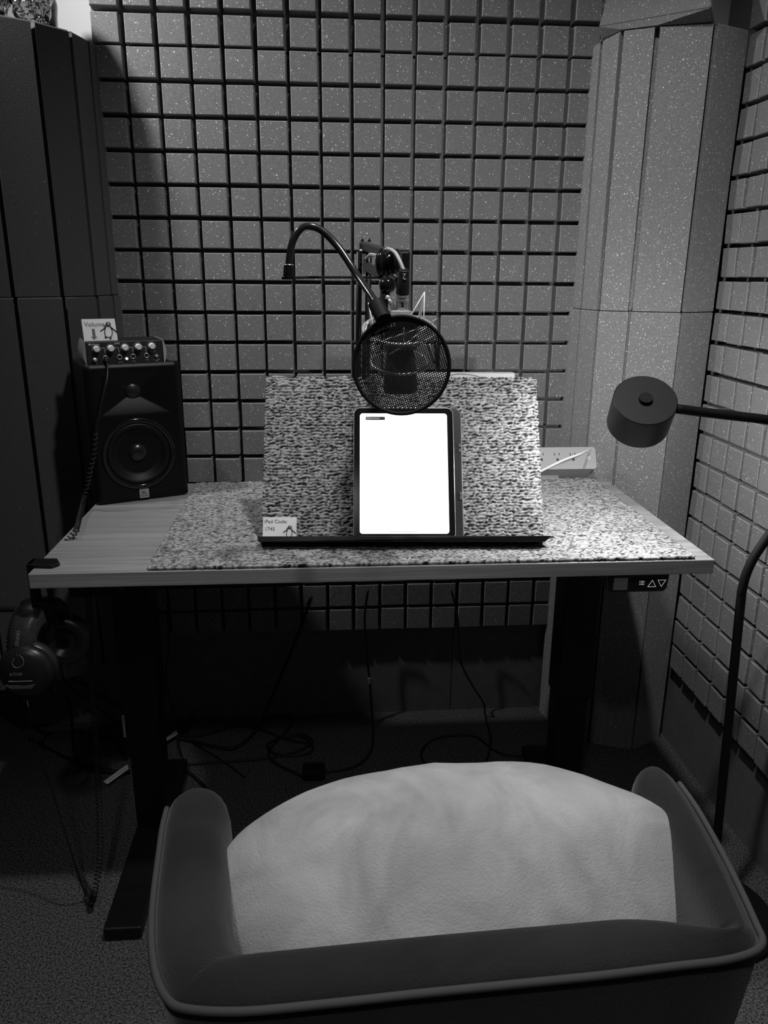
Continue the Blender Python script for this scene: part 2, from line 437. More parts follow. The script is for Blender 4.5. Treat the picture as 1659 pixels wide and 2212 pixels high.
mb.build('button_symbols', icon_m, ctl)

# ------------------------------------------------------------------ loop carpet surfaces
def loop_height(U, Vv, seed):
    """looped-pile height field: wobbly rows of short loops"""
    rs = np.random.RandomState(seed)
    def vn(a, b):
        ia = np.floor(a).astype(int); ib = np.floor(b).astype(int); fa = a-ia; fb = b-ib
        fa = fa*fa*(3-2*fa); fb = fb*fb*(3-2*fb)
        tb = rs.rand(257, 257)
        g = lambda i, j: tb[i % 257, j % 257]
        return (g(ia, ib)*(1-fa)*(1-fb)+g(ia+1, ib)*fa*(1-fb)+g(ia, ib+1)*(1-fa)*fb+g(ia+1, ib+1)*fa*fb)
    w = (vn(U/.009, Vv/.009)-.5)*1.6
    row = .5+.5*np.cos(2*PI*(Vv/.0068+w*.55))
    lp = vn(U/.0042+w, Vv/.0030)
    h = .45*row+.75*lp-.15
    return np.clip(h, 0, 1)
def carpet(T, W, Hh, res, th, amp, seed, name, parent=None, label=None, cat=None, shag=0):
    """sheet in local XZ facing -Y; thickness th behind y=0"""
    nx, nz = int(W/res), int(Hh/res)
    u = np.linspace(0, W, nx+1); v = np.linspace(0, Hh, nz+1); UU, VV = np.meshgrid(u, v, indexing='ij')
    h = loop_height(UU, VV, seed)
    rs = np.random.RandomState(seed+5)
    X = UU.copy(); Z = VV.copy(); jj = shag*(rs.rand(*UU.shape)-.5)
    X[0] += jj[0]; X[-1] += jj[-1]; Z[:, 0] += jj[:, 0]; Z[:, -1] += jj[:, -1]
    Y = -amp*h
    co = np.stack([X, Y, Z], -1).reshape(-1, 3)
    idx = np.arange((nx+1)*(nz+1)).reshape(nx+1, nz+1)
    f = np.stack([idx[:-1, :-1], idx[1:, :-1], idx[1:, 1:], idx[:-1, 1:]], -1).reshape(-1, 4)
    # rim going back to y=th
    edge = list(idx[:, 0])+list(idx[-1, 1:])+list(idx[::-1, -1][1:])+list(idx[0, ::-1][1:-1])
    nb = len(co); bc = co[edge].copy(); bc[:, 1] = th
    co2 = np.vstack([co, bc]); ne = len(edge)
    rim = [(edge[i], nb+i, nb+(i+1) % ne, edge[(i+1) % ne]) for i in range(ne)]
    hv = np.concatenate([h.reshape(-1), h.reshape(-1)[edge]*.6])
    M = np.array(T); w = (co2 @ M[:3, :3].T+M[:3, 3])*KD+np.array(SHIFT)
    o0 = np.array(origin_of(parent)) if parent else np.array(about_cam(T.translation))
    me = bpy.data.meshes.new(name)
    faces = f.tolist()+[list(map(int, r)) for r in rim]+[[nb+i for i in range(ne)][::-1]]
    me.from_pydata((w-o0).tolist(), [], faces)
    a = me.attributes.new('loop', 'FLOAT', 'POINT'); a.data.foreach_set('value', hv.astype(np.float32))
    me.materials.append(loopcarpet); me.shade_smooth()
    o = bpy.data.objects.new(name, me); C.objects.link(o)
    if parent: o.parent = parent
    else: o.location = V(o0.tolist())
    if label: tag(o, label, cat)
    return o
# desk mat (local X = world X, local Z = world +Y, facing up)
Tm = Matrix(((1, 0, 0, .106), (0, 0, 1, -.676), (0, -1, 0, DZ+.0058), (0, 0, 0, 1)))
carpet(Tm, 1.083, .628, .0022, .0055, .0032, 3, 'desk_mat', label='grey looped carpet mat covering most of the desk top', cat='desk mat', shag=.003)

# ------------------------------------------------------------------ reading stand with carpet board
MZ = DZ+.0095
B0 = V((.3150, -.548, MZ+.012)); B1 = V((.9030, -.580, MZ+.012)); Tp0 = at(568, 812, Y=-.375); Tp1 = at(1152, 818, Y=-.415)
bx = (B1-B0); bw = bx.length; bz = ((Tp0-B0)+(Tp1-B1))/2; bh = bz.length
bn = bx.cross(bz).normalized()
if bn.y > 0: bn = -bn
TB = frame(B0, bx, bn)
stand = empty('reading_stand', V((.6, -.5, MZ)), 'slanted black reading stand faced with grey looped carpet, centre of desk', 'stand')
MB(TB).box((.002, .0075, -.008), (bw-.002, .012, bh-.012)).build('back_plate', black_metal, stand, bevel=.001)
carpet(TB, bw, bh, .0019, .007, .0038, 11, 'carpet_face', parent=stand, shag=.004)
# lip tray
mb = MB(TB); mb.hexa([(-.002, -.040, -.018), (bw-.006, -.040, -.018), (bw+.002, .012, -.010), (-.004, .012, -.010), (-.004, -.040, -.006), (bw+.006, -.046, -.006), (bw+.004, .012, -.0065), (-.004, .012, -.0065)])
mb.add([(bw+.0, -.040, -.006), (bw+.016, -.028, -.004), (bw+.0, .0, -.0065), (bw+.0, -.040, -.009), (bw+.016, -.028, -.007), (bw+.0, .0, -.0095)], [(0,1,2), (3,5,4), (0,3,4,1), (1,4,5,2), (2,5,3,0)])
mb.build('lip', black_metal, stand, bevel=.001)
# rear strut
for sx_ in (.16, .43):
    p = TB @ V((sx_, .014, bh*.62)); q = V((p.x, p.y+.14, MZ+.002))
    MB().tube([p, q], .005, 8).build('strut', black_metal, stand, smooth=True)
MB().box((.42, -.56, MZ), (.80, -.20, MZ+.004)).build('base_plate', black_metal, stand)

# tablet
def onb(x, y, off=0): 
    n_ = -(TB.to_3x3() @ V((0, 1, 0))); return on(x, y, B0+n_*off, n_)
TBi = TB.inverted()
c0 = TBi @ onb(764, 1166, .022); c1 = TBi @ onb(984, 1166, .022); c2 = TBi @ onb(766, 881, .022)
tx0, tx1, tz0, tz1 = c0.x, c1.x, c0.z, c2.z
tab = empty('tablet', TB @ V(((tx0+tx1)/2, -.012, tz0)), 'tablet with glowing blank white page, propped on the carpet board', 'tablet')
def rrect(x0, z0, x1, z1, r, n=7):
    out = []
    for cx, cz, a0 in ((x1-r, z0+r, -90), (x1-r, z1-r, 0), (x0+r, z1-r, 90), (x0+r, z0+r, 180)):
        for i in range(n+1):
            a = math.radians(a0+90*i/n); out.append((cx+r*math.cos(a), cz+r*math.sin(a)))
    return out
yb = -.022
MB(TB).prism(rrect(tx0, tz0, tx1, tz1, .014), (yb, yb+.006)).build('body', black_gloss, tab, bevel=.0008)
# silver rim line
mb = MB(TB); P_ = rrect(tx0-.0002, tz0-.0002, tx1+.0002, tz1+.0002, .014)
mb.tube([(x, yb+.0012, z) for x, z in P_], .0011, 6, closed=True); mb.build('rim', silver, tab, smooth=True)
# protective case behind, wider on the right
k1 = TBi @ onb(1001, 1166, .012)
case = MB(TB).prism(rrect(tx0-.001, tz0-.001, k1.x, tz1+.001, .015), (yb+.006, -.0045)).build('case', mat('case', .03, .3), tab, bevel=.001)
mb = MB(TB); P2 = rrect(tx0+.004, tz0+.0006, k1.x+.0006, tz1+.0014, .016)
mb.tube([(x, -.012, z) for x, z in P2], .0012, 6, closed=True)
mb.build('case_edge', mat('case_edge', .25, .3), case, smooth=True)
for zf in (.30, .33, .66, .70):
    MB(TB).box((k1.x-.006, -.0185, tz0+(tz1-tz0)*zf), (k1.x-.001, -.0155, tz0+(tz1-tz0)*zf+.008)).build('case_button', mat('case_btn', .12, .3), case, bevel=.0008)
s0 = TBi @ onb(777, 1155, .0225); s1 = TBi @ onb(967, 894, .0225)
m_ = .0125
scr = MB(TB).prism(rrect(tx0+m_, tz0+m_, tx1-m_, tz1-m_, .006), (yb-.0005, yb)).build('screen', screen_m, tab)
sw, sh = tx1-tx0-2*m_, tz1-tz0-2*m_; X0, Z1 = tx0+m_, tz1-m_
mb = MB(TB); mb.box((X0+.012, yb-.0009, Z1-.0145), (X0+.053, yb-.0005, Z1-.0075)); mb.build('tab_bar', ink_grey, scr)
mb = MB(TB); mb.box((X0+.014, yb-.0011, Z1-.0116), (X0+.042, yb-.0009, Z1-.0100)); mb.build('tab_smudge', mat('tab_text', .4, .6, emit=.3), scr)
scg = mat('screen_print', .3, .6, emit=.25)
mb = MB(TB); text(mb, '..', .008, X0+sw-.025, Z1-.0095, yb-.0007, thick=.0001); mb.build('menu_dots', scg, scr)
mb = MB(TB); line2(mb, [(X0+.004, Z1-.013), (X0+.004, Z1-.009), (X0+.008, Z1-.009), (X0+.008, Z1-.013), (X0+.004, Z1-.013)], .0004, yb-.0005); mb.build('page_icon', scg, scr)
MB(TB).box((X0+sw*.33, yb-.0008, Z1-sh+.0035), (X0+sw*.66, yb-.0005, Z1-sh+.0047)).build('home_bar', scg, scr)
MB(TB).box((X0+sw*.5, yb-.0008, Z1-sh+.014), (X0+sw*.508, yb-.0005, Z1-sh+.0155)).build('page_dot', scg, scr)
for i in range(7): MB(TB).box((X0+sw-.006, yb-.0008, Z1-.02-.017*i), (X0+sw-.005, yb-.0005, Z1-.019-.017*i)).build('margin_dot', scg, scr)

# ------------------------------------------------------------------ penguin cards
def penguin(mb, x, z, s_, y):
    """line-drawn walking penguin, centre bottom at x,z, height s_"""
    L = lambda pts, w=.035: line2(mb, [(x+a*s_, z+b_*s_) for a, b_ in pts], w*s_, y)
    L([(-.10, .72), (-.16, .60), (-.21, .42), (-.22, .25), (-.17, .13), (-.06, .09), (.06, .10), (.15, .18), (.20, .35), (.19, .52), (.13, .66), (.08, .72)], .05)
    L([(.19, .60), (.35, .48), (.46, .36)], .07); L([(.12, .70), (.25, .58), (.44, .37)], .045)
    L([(-.12, .68), (-.30, .55), (-.46, .44)], .045); L([(-.17, .60), (-.32, .52), (-.45, .45)], .06)
    L([(-.17, .13), (-.24, .08), (-.18, .05), (-.14, .10)], .05); L([(.05, .10), (.10, .03), (.02, .0), (.12, .01)], .05)
    # head
    def disc(cx, cz, r, yy, t_):
        P = [(x+(cx+r*math.cos(a*PI/8))*s_, z+(cz+r*math.sin(a*PI/8))*s_) for a in range(16)]
        mb.add([(a, yy, b_) for a, b_ in P]+[(a, yy-t_, b_) for a, b_ in P], [tuple(range(16, 32))]+[(i, (i+1) % 16, (i+1) % 16+16, i+16) for i in range(16)])
    disc(.0, .84, .12, y, .0003); disc(-.06, .79, .085, y, .00032)
    L([(-.10, .80), (-.20, .72), (-.17, .66)], .05); L([(.02, .95), (.12, .90), (.15, .80), (.10, .72), (-.08, .71)], .04)
def penguin_white(mb, x, z, s_, y):
    P = [(x+(.03+.045*math.cos(a*PI/6))*s_, z+(.86+.045*math.sin(a*PI/6))*s_) for a in range(12)]
    mb.add([(a, y, b_) for a, b_ in P], [tuple(range(12))])
# card on the board
ca = TBi @ onb(567, 1170, .006); cb = TBi @ onb(641, 1123, .006)
cwid, chei = cb.x-ca.x, cb.z-ca.z
TK = TB @ Matrix.Translation((ca.x, -.0062, max(ca.z, -.006)))
card = empty('label_card', TK @ V((cwid/2, 0, 0)), 'white code card with a penguin, lower left corner of carpet board', 'card')
MB(TK).box((0, 0, 0), (cwid, .0008, chei)).build('paper', paper, card)
mb = MB(TK); text(mb, 'iPad Code:', chei*.235, cwid*.04, chei*.80, -.0003, align='LEFT'); text(mb, '1745', chei*.24, cwid*.05, chei*.46, -.0003, align='LEFT')
mb.build('writing', ink_grey, card)
mb = MB(TK); penguin(mb, cwid*.79, chei*.04, chei*.60, -.0002); mb.build('penguin_drawing', ink, card)
mb = MB(TK); penguin_white(mb, cwid*.79, chei*.04, chei*.60, -.0007); mb.build('penguin_eye', paper, card)

# ------------------------------------------------------------------ loudspeaker
f0 = at(210, 1094, Z=DZ); f1 = at(409, 1069, Z=DZ); f0.z = f1.z = DZ+.0005
sxv = (f1-f0); SW = sxv.length; sxv.normalize(); sn = V((sxv.y, -sxv.x, 0)); SH = .338
TS = frame(f0, sxv, sn)
spk = empty('loudspeaker', TS @ V((SW/2, .12, 0)), 'black studio loudspeaker with large woofer at left rear of desk', 'loudspeaker')
MB(TS).box((.004, .016, 0), (SW-.004, .235, SH-.004)).build('cabinet', black_matt, spk, bevel=.008, seg=3)
# baffle as a shaped front surface
nx, nz = 84, 134
WX, WZ, WR = SW*.485, SH*.352, .088
HX, HZ = SW*.49, SH*.80
co = []; idx = []
for i in range(nx+1):
    for j in range(nz+1):
        x = SW*i/nx; z = SH*j/nz; y = 0.
        # rounded border
        for dist in (x, SW-x): y += .010*max(0, 1-dist/.016)**2
        for dist in (z, SH-z): y += .006*max(0, 1-dist/.012)**2
        hx, hz = abs(x-HX)/.088, abs(z-HZ)/.055
        m__ = max(hx, hz)
        if m__ < 1:
            y += .020*(1-m__)**1.2
            if hx < hz: y += .003*(1-m__)
        rr = math.hypot(x-WX, z-WZ)
        if rr < WR-.004: y += .012
        co.append((x, y, z))
mb = MB(TS)
fs = [(i*(nz+1)+j, (i+1)*(nz+1)+j, (i+1)*(nz+1)+j+1, i*(nz+1)+j+1) for i in range(nx) for j in range(nz)]
edge = [i*(nz+1) for i in range(nx+1)]+[nx*(nz+1)+j for j in range(1, nz+1)]+[i*(nz+1)+nz for i in range(nx-1, -1, -1)]+[j for j in range(nz-1, 0, -1)]
nb = len(co); bc = [(co[k_][0], .016, co[k_][2]) for k_ in edge]; ne = len(edge)
fs += [(edge[i], nb+i, nb+(i+1) % ne, edge[(i+1) % ne]) for i in range(ne)]
mb.add(co+bc, fs)
baf = mb.build('baffle', mat('speaker_baffle', .004, .42, spec=.22), spk, smooth=True, autos=40)
ob = TS @ V((WX, 0, WZ)); axn = -(TS.to_3x3() @ V((0, 1, 0)))
MB().lathe([(WR-.012, -.008), (WR-.012, .001), (WR-.009, .004), (WR-.002, .0045), (WR+.0005, .001), (WR+.0005, -.008)], ob, axn, 72).build('woofer_ring', black_gloss, spk, smooth=True)
wf = MB().lathe([(WR-.010, -.006), (WR-.014, .0015), (WR-.020, .002), (WR-.026, -.006), (.028, -.024), (.026, -.020), (.0255, -.018)], ob, axn, 64).build('woofer_cone', darkcone, spk, smooth=True)
MB().lathe([(.027, -.022), (.025, -.014), (.018, -.007), (.009, -.0035), (0, -.003)], ob, axn, 40).build('dust_cap', mat('dustcap', .012, .25), wf, smooth=True)
oh = TS @ V((HX, .0, HZ))
MB().lathe([(.021, -.028), (.020, -.016), (.013, -.011), (0, -.010)], oh, axn, 36).build('tweeter', mat('tweeter', .012, .35), spk, smooth=True)
for a in range(4):
    an = PI/4+a*PI/2+.2; cx_, cz_ = WX+(WR-.005)*math.cos(an), WZ+(WR-.005)*math.sin(an)
    MB(TS).lathe([(.0028, 0), (.0028, .0012), (0, .0014)], (cx_, -.0042, cz_), (0, -1, 0), 10).build('screw', black_gloss, spk)
lg = MB(TS).box((SW*.505-.0115, -.0015, .007), (SW*.505+.0115, .001, .031)).build('badge', mat('badge', .42, .4, .3), spk, bevel=.0006)
mb = MB(TS); text(mb, 'JBL', .0125, SW*.505, .0205, -.0017); mb.build('badge_letters', ink, lg)
mb = MB(TS); text(mb, '!', .0125, SW*.505+.0085, .0205, -.0017)
mb = MB(TS).box((SW*.505-.009, -.0018, .0115), (SW*.505+.009, -.0015, .0130)); mb.build('badge_line', ink, lg)

# ------------------------------------------------------------------ headphone amplifier on the speaker
a0 = at(198, 782, Z=DZ+SH+.0005); a1 = at(359, 777.5, Z=DZ+SH+.0005)
TS_t = DZ+SH+.001
a0 = TS @ V((.012, .014, SH-.003)); a1 = TS @ V((.012+.176, .014, SH-.003))
axx = (a1-a0); AW = axx.length
TA = frame(a0, axx, V((axx.y, -axx.x, 0)).normalized()) @ Matrix.Rotation(math.radians(-3), 4, 'Z')
amp = empty('headphone_amplifier', TA @ V((AW/2, .05, 0)), 'small black headphone amplifier with five knobs on top of loudspeaker', 'headphone amplifier')
AH = .055
MB(TA).prism([(0, .002), (AW, .002), (AW, AH), (0, AH)], (.004, .105)).build('housing', black_matt, amp, bevel=.002)
MB(TA).box((.002, 0, .003), (AW-.002, .005, AH-.001)).build('front_panel', mat('amp_panel', .014, .5), amp, bevel=.001)
for sgn, xx in ((-1, -.0005), (1, AW+.0005)):
    mb = MB(TA); prof_ = []
    for i in range(13):
        t_ = i/12; prof_.append((xx+sgn*.0065*math.sin(PI*t_)*1.0, .0+AH*1.02*t_))
    inner = [(xx-sgn*.001, AH*1.02), (xx-sgn*.001, 0)]
    mb.prism(prof_+inner, (-.004, .112)); mb.build('side_cheek', pale_metal if sgn > 0 else mat('cheek_l', .35, .4, .5), amp, smooth=True, autos=35)
pxs = AW/1165.
kx = lambda px: (px-185)*pxs; kz = lambda py: AH-(py-448)*AH/350
for px, py in ((345, 553), (555, 550), (768, 545), (968, 540), (1175, 535)):
    kn = MB(TA).lathe([(.0072, 0), (.0068, .011), (.0058, .0125), (0, .0128)], (kx(px), -.0004, kz(py)), (0, -1, 0), 28).build('knob', white_pl, amp, smooth=True, autos=35)
    mb = MB(TA); line2(mb, [(kx(px)+.0094*math.cos(a), kz(py)+.0094*math.sin(a)) for a in [math.radians(-40+280/14*i) for i in range(15)]], .0005, -.0002); mb.build('dial_scale', print_w, kn)
for px, py in ((463, 692), (675, 685), (880, 682), (1085, 675)):
    jk = MB(TA).lathe([(.0040, -.0035), (.0042, .0015), (.0056, .002), (.0062, .0), (.0062, -.001)], (kx(px), -.0004, kz(py)), (0, -1, 0), 28).build('jack_socket', silver, amp, smooth=True)
    MB(TA).lathe([(.0042, 0), (0, 0)], (kx(px), -.0006, kz(py)), (0, -1, 0), 20).build('socket_hole', black_matt, jk)
MB(TA).ball((kx(308), -.004, kz(712)), .0055, 20, (0, -1, 0)).build('power_button', silver, amp, smooth=True)
MB(TA).ball((kx(1235), -.003, kz(688)), .0045, 20, (0, -1, 0)).build('button', mat('btn_grey', .3, .3), amp, smooth=True)
MB(TA).ball((kx(780), -.002, kz(712)), .0033, 16, (0, -1, 0)).build('indicator_lamp', mat('led', .9, .3, emit=.6), amp, smooth=True)
for px in (418, 625, 835, 1035):
    mb = MB(TA); line2(mb, [(kx(px), kz(545)), (kx(px+44), kz(545))], .0009, -.0003); line2(mb, [(kx(px+44), kz(543)), (kx(px+50), kz(615))], .0009, -.0003); mb.build('routing_line', print_w, amp)
for px, py in ((682, 770), (888, 765), (1090, 752)):
    mb = MB(TA); line2(mb, [(kx(px)+.0036*math.cos(math.radians(a)), kz(py)-.001+.004*math.sin(math.radians(a))) for a in range(-10, 200, 30)], .0008, -.0003); mb.build('headphone_symbol', print_w, amp)
for nm, tx, sz, px, py in (('maker_name', 'PreSonus', .0060, 318, 488), ('model_name', 'HP4', .0068, 655, 487), ('level_label', 'MONITOR', .0030, 1178, 613), ('level_label', 'LEVEL', .0030, 1178, 634), ('mute_label', 'MONITOR', .0030, 1235, 740), ('mute_label', 'MUTE', .0030, 1235, 760), ('power_label', 'POWER', .0026, 312, 768)):
    mb = MB(TA); text(mb, tx, sz, kx(px), kz(py), -.0003)
    if nm == 'maker_name': mb.box((kx(238), -.0006, kz(500)), (kx(262), -.0001, kz(478)))
    mb.build(nm, print_w, amp)

# volume card on the amplifier
v0 = TA @ V((kx(190), .012, AH+.0005)); VW, VH = .0745, .050
TV = TA @ Matrix.Translation((kx(188), .010, AH+.0005)) @ Matrix.Rotation(math.radians(-8), 4, 'X')
vc = empty('volume_card', TV @ V((VW/2, 0, 0)), 'white card with an arrow and a penguin standing on the amplifier', 'card')
MB(TV).prism([(0, 0), (VW, 0), (VW-.002, VH), (-.001, VH)], (0, .0008)).build('paper', paper, vc)
mb = MB(TV); text(mb, 'Volume', .0145, VW*.05, VH*.75, -.0003, align='LEFT'); mb.build('writing', ink_grey, vc)
mb = MB(TV); ax_ = VW*.30; mb.prism([(ax_-.0032, VH*.55), (ax_+.0032, VH*.55), (ax_+.0038, VH*.20), (ax_+.0075, VH*.20), (ax_, VH*.06), (ax_-.0065, VH*.20), (ax_-.0028, VH*.20)], (-.0004, 0)); mb.build('arrow', ink_grey, vc)
mb = MB(TV); penguin(mb, VW*.75, VH*.08, VH*.80, -.0003); mb.build('penguin_drawing', ink, vc)
mb = MB(TV); penguin_white(mb, VW*.75, VH*.08, VH*.80, -.0008); mb.build('penguin_eye', paper, vc)

# ------------------------------------------------------------------ headphones, clamp and coiled lead
def coil(mb, path, r, wire, pitch, k=10):
    P = smoothpath(path, 24); L = 0; pts = []
    acc = [0]
    for i in range(1, len(P)): acc.append(acc[-1]+(P[i]-P[i-1]).length)
    tot = acc[-1]; turns = tot/pitch; n = int(turns*k); j = 0
    for i in range(n+1):
        s_ = tot*i/n
        while j < len(P)-2 and acc[j+1] < s_: j += 1
        t_ = (s_-acc[j])/max(1e-9, acc[j+1]-acc[j]); p = P[j].lerp(P[j+1], min(t_, 1)); d = (P[j+1]-P[j]).normalized()
        a = d.cross(V((0, 1, 0))).normalized(); b_ = d.cross(a)
        an = 2*PI*turns*i/n; pts.append(p+(a*math.cos(an)+b_*math.sin(an))*r)
    mb.tube(pts, wire, 5)
plug0 = TA @ V((kx(463), -.001, kz(692)))
plug1 = TA @ V((kx(478), -.018, kz(745)))
hl = empty('coiled_headphone_lead', plug0, 'black coiled lead running from amplifier down past the desk', 'cable')
MB().cyl(plug0, plug1, .0042, .0034, 14).build('plug', black_matt, hl, smooth=True, autos=40)
Yc = f0.y-.012
CAM_SCALED[0] = False
mb = MB(); mb.tube([about_cam(q) for q in (plug1, at(232, 815, Y=Yc-.015), at(222, 860, Y=Yc-.03), at(211, 915, Y=Yc-.03), at(207, 935, Y=Yc-.03))], .0016, 7, smooth=6)
coil(mb, [about_cam(q) for q in (at(207, 935, Y=Yc-.03), at(203, 980, Y=Yc-.03), at(195, 1015, Y=Yc-.03), at(182, 1075, Y=Yc-.035), at(165, 1145, Z=DZ-.0+.02))], .0047, .0013, .011)
YL = -.50
p_a = at(165, 1145, Z=DZ+.02); p_b = V((DX0-.022, p_a.y-.02, DZ-.06))
coil(mb, [about_cam(p_a), about_cam(p_b), at(185, 1270, Y=-.64), at(193, 1420, Y=-.63), at(205, 1560, Y=-.64), at(212, 1700, Y=-.66), at(215, 1850, Y=-.69), at(205, 1925, Y=-.725), at(196, 1950, Z=.014), at(186, 1938, Z=.012)], .0058, .0014, .0080, 8)
mb.tube([at(186, 1938, Z=.012), at(160, 1860, Y=-.72), at(115, 1715, Y=-.71), at(78, 1610, Y=-.72), at(66, 1550, Y=-.74), about_cam(at(58, 1512, Y=-.62))], .0018, 7, smooth=6)
mb.build('lead', cable_blk, hl, smooth=True)
CAM_SCALED[0] = True
# clamp
cl = empty('headphone_clamp', at(100, 1240, Y=-.62), 'black clamp hook gripping the front left edge of desk', 'hook')
cz = DZ
mb = MB(); y0c = -.620
mb.prism([(at(66, 1216, Z=DZ+.002).x, -.648), (at(118, 1222, Z=DZ).x, -.655), (at(139, 1213, Z=DZ).x, -.640), (at(133, 1204, Z=DZ).x, -.615), (DX0-.012, -.612)], (DZ+.0006, DZ+.0075), 'Z')
mb.box((DX0-.014, -.648, DZ-TH-.05), (DX0-.004, -.615, DZ+.0075)); mb.box((DX0-.014, -.648, DZ-TH-.058), (DX0+.03, -.615, DZ-TH-.050))
mb.build('jaw', black_metal, cl, bevel=.0015)
mb = MB().cyl((DX0+.018, -.631, DZ-TH-.085), (DX0+.018, -.631, DZ-TH-.001), .005, n=14); mb.cyl((DX0+.018, -.631, DZ-TH-.100), (DX0+.018, -.631, DZ-TH-.084), .013, n=20); mb.cyl((DX0+.018, -.631, DZ-TH-.007), (DX0+.018, -.631, DZ-TH-.001), .012, n=20)
mb.build('clamp_screw', black_gloss, cl, smooth=True, autos=40)
mb = MB().tube([(DX0-.008, -.631, DZ-TH-.056), (DX0-.02, -.631, DZ-TH-.062), (DX0-.06, -.631, DZ-TH-.062), (DX0-.10, -.631, DZ-TH-.060), (DX0-.105, -.631, DZ-TH-.045)], .006, 10, smooth=4); mb.build('hook_arm', black_metal, cl, smooth=True)
# headphones hanging, headband over the hook
hp = empty('headphones', at(30, 1300, Y=-.62), 'black over-ear headphones hanging from the clamp at desk left', 'headphones')
bz0 = DZ-TH-.052
cxh = at(40, 1390, Y=-.69).x+.004
yh = -.62
def bandpt(a, w):
    zz = bz0-.125+.128*max(0, math.sin(a))**.7
    return V((cxh+w+.016*math.cos(a)+.012, yh+.072*math.cos(a), zz))
rs = []
for i in range(25):
    a = PI*i/24; rs.append([bandpt(a, -.026)+V((0, 0, .002)), bandpt(a, -.012)+V((0, 0, .004)), bandpt(a, .012)+V((0, 0, .004)), bandpt(a, .026)+V((0, 0, .002)), bandpt(a, .022)-V((0, -.006*math.cos(a)*-1, .004)), bandpt(a, -.022)-V((0, -.006*math.cos(a)*-1, .004))])
# give the strap a true thickness: offset the inner points towards the arch centre
for i in range(25):
    a = PI*i/24; inn = V((0, -math.cos(a), -math.sin(a)))*.007
    rs[i] = [bandpt(a, -.026), bandpt(a, -.012)-inn*.5, bandpt(a, .012)-inn*.5, bandpt(a, .026), bandpt(a, .023)+inn, bandpt(a, -.023)+inn]
hb = MB().rings(rs).build('headband', leather, hp, smooth=True)
mb = MB()
for w in (-.0245, .0245):
    for i in range(3, 22, 1):
        for q in range(2):
            a = PI*(i+q*.5)/24; p = bandpt(a, w); mb.ball(p-V((0, -math.cos(a), -math.sin(a)))*.001, .0007, 6)
    mb.build('stitching', mat('thread', .2, .7), hb); mb = MB()
pn = bandpt(PI*.90, 0); pn2 = bandpt(PI, 0)
Th = Matrix.Translation(pn+V((0, -.008, -.004)))
mb = MB(Th); text(mb, 'STUDIO', .0095, .002, .030, 0, rot=PI/2*.86, thick=.0002); mb.build('strap_lettering', mat('strap_print', .3, .6), hb)
cupz = at(55, 1452, Y=-.70).z; cupx = at(55, 1452, Y=-.70).x
for side, yy, dxx in ((-1, pn2.y, 0), (1, bandpt(0, 0).y, .032)):
    cxx = cupx+dxx; n_ = V((0, side, 0)); bx_ = bandpt(PI if side < 0 else 0, 0)
    mb = MB(); mb.box((bx_.x-.027, yy-.009, bx_.z-.016), (bx_.x+.027, yy+.009, bx_.z+.012)); yk = mb.build('slider_housing', black_gloss, hp, bevel=.002)
    mb = MB(); mb.box((bx_.x-.012, yy-.0105, bx_.z-.006), (bx_.x+.008, yy+.0105, bx_.z+.001)); mb.box((bx_.x-.024, yy-.0100, bx_.z-.0175), (bx_.x+.024, yy+.0100, bx_.z-.0145)); mb.build('metal_trim', mat('trim_metal', .25, .25, .8), yk, bevel=.001)
    mb = MB(); mb.tube([(bx_.x, yy, bx_.z-.014), (cxx-.01, yy+side*.012, cupz+.040), (cxx-.005, yy+side*.016, cupz+.02)], .004, 8, smooth=4); mb.build('yoke', black_metal, hp, smooth=True)
    cup = MB().lathe([(0, .018), (.020, .0175), (.040, .014), (.049, .008), (.053, 0), (.053, -.006), (.050, -.012)], (cxx, yy+side*.004, cupz), n_, 48).build('ear_cup', mat('cup_plastic', .014, .35), hp, smooth=True)
    MB().lathe([(.050, -.012), (.054, -.018), (.053, -.028), (.044, -.033), (.030, -.030), (.026, -.016), (0, -.016)], (cxx, yy+side*.004, cupz), n_, 48).build('ear_pad', leather, hp, smooth=True)
    if side < 0:
        Tq = Matrix.Translation((cxx, yy-.0142, cupz))
        mb = MB(Tq); text(mb, 'SONY', .0090, -.012, .003, -.0082); mb.box((-.028, -.0080, -.0125), (.016, -.0060, -.0113)); mb.build('cup_lettering', mat('cup_print', .32, .5), cup)
        mb = MB(Tq); mb.prism([(-.036, -.021), (.020, -.021), (.013, -.029), (-.026, -.029)], (-.0070, -.001)); mb.build('cup_plate', mat('cup_plate', .09, .45), cup, bevel=.0006)
        mb = MB(); mb.tube([V((cxx-.012, yy-.021, cupz+.036)), V((cxx-.016, yy-.024, cupz+.027)), V((cxx-.008, yy-.026, cupz+.019)), V((cxx+.004, yy-.024, cupz+.024)), V((cxx+.004, yy-.020, cupz+.034)), V((cxx-.004, yy-.016, cupz+.042))], .0009, 6, smooth=5); mb.build('cup_wire', mat('wire_dark', .12, .3), cup, smooth=True)

# ------------------------------------------------------------------ microphone, boom arm, pop filter
YM = -.72
px = lambda d, Y: d*(Y-CAM.y)/F*1.06
boom = empty('boom_stand', V((.42, -.075, DZ)), 'black sprung boom arm rising behind the carpet board and holding microphone', 'boom stand')
YP = -.075
pb = at(787, 1000, Y=YP); pb = V((pb.x, YP, DZ))
# pole and desk clamp
pt = at(786, 548, Y=-.30)
Yp2 = -.20
pbx = at(786, 700, Y=Yp2).x
MB().cyl((pbx, YP, DZ+.001), (pbx, YP, DZ+.04), .022, .018, 24).build('clamp_base', black_metal, boom, smooth=True, autos=40)
mb = MB()
for dx in (-.012, .010):
    mb.tube([(pbx+dx, YP, DZ+.03), V((pbx+dx, Yp2-.03, at(786, 545, Y=Yp2).z))], .0072, 10)
mb.build('lower_arm', black_metal, boom, smooth=True)
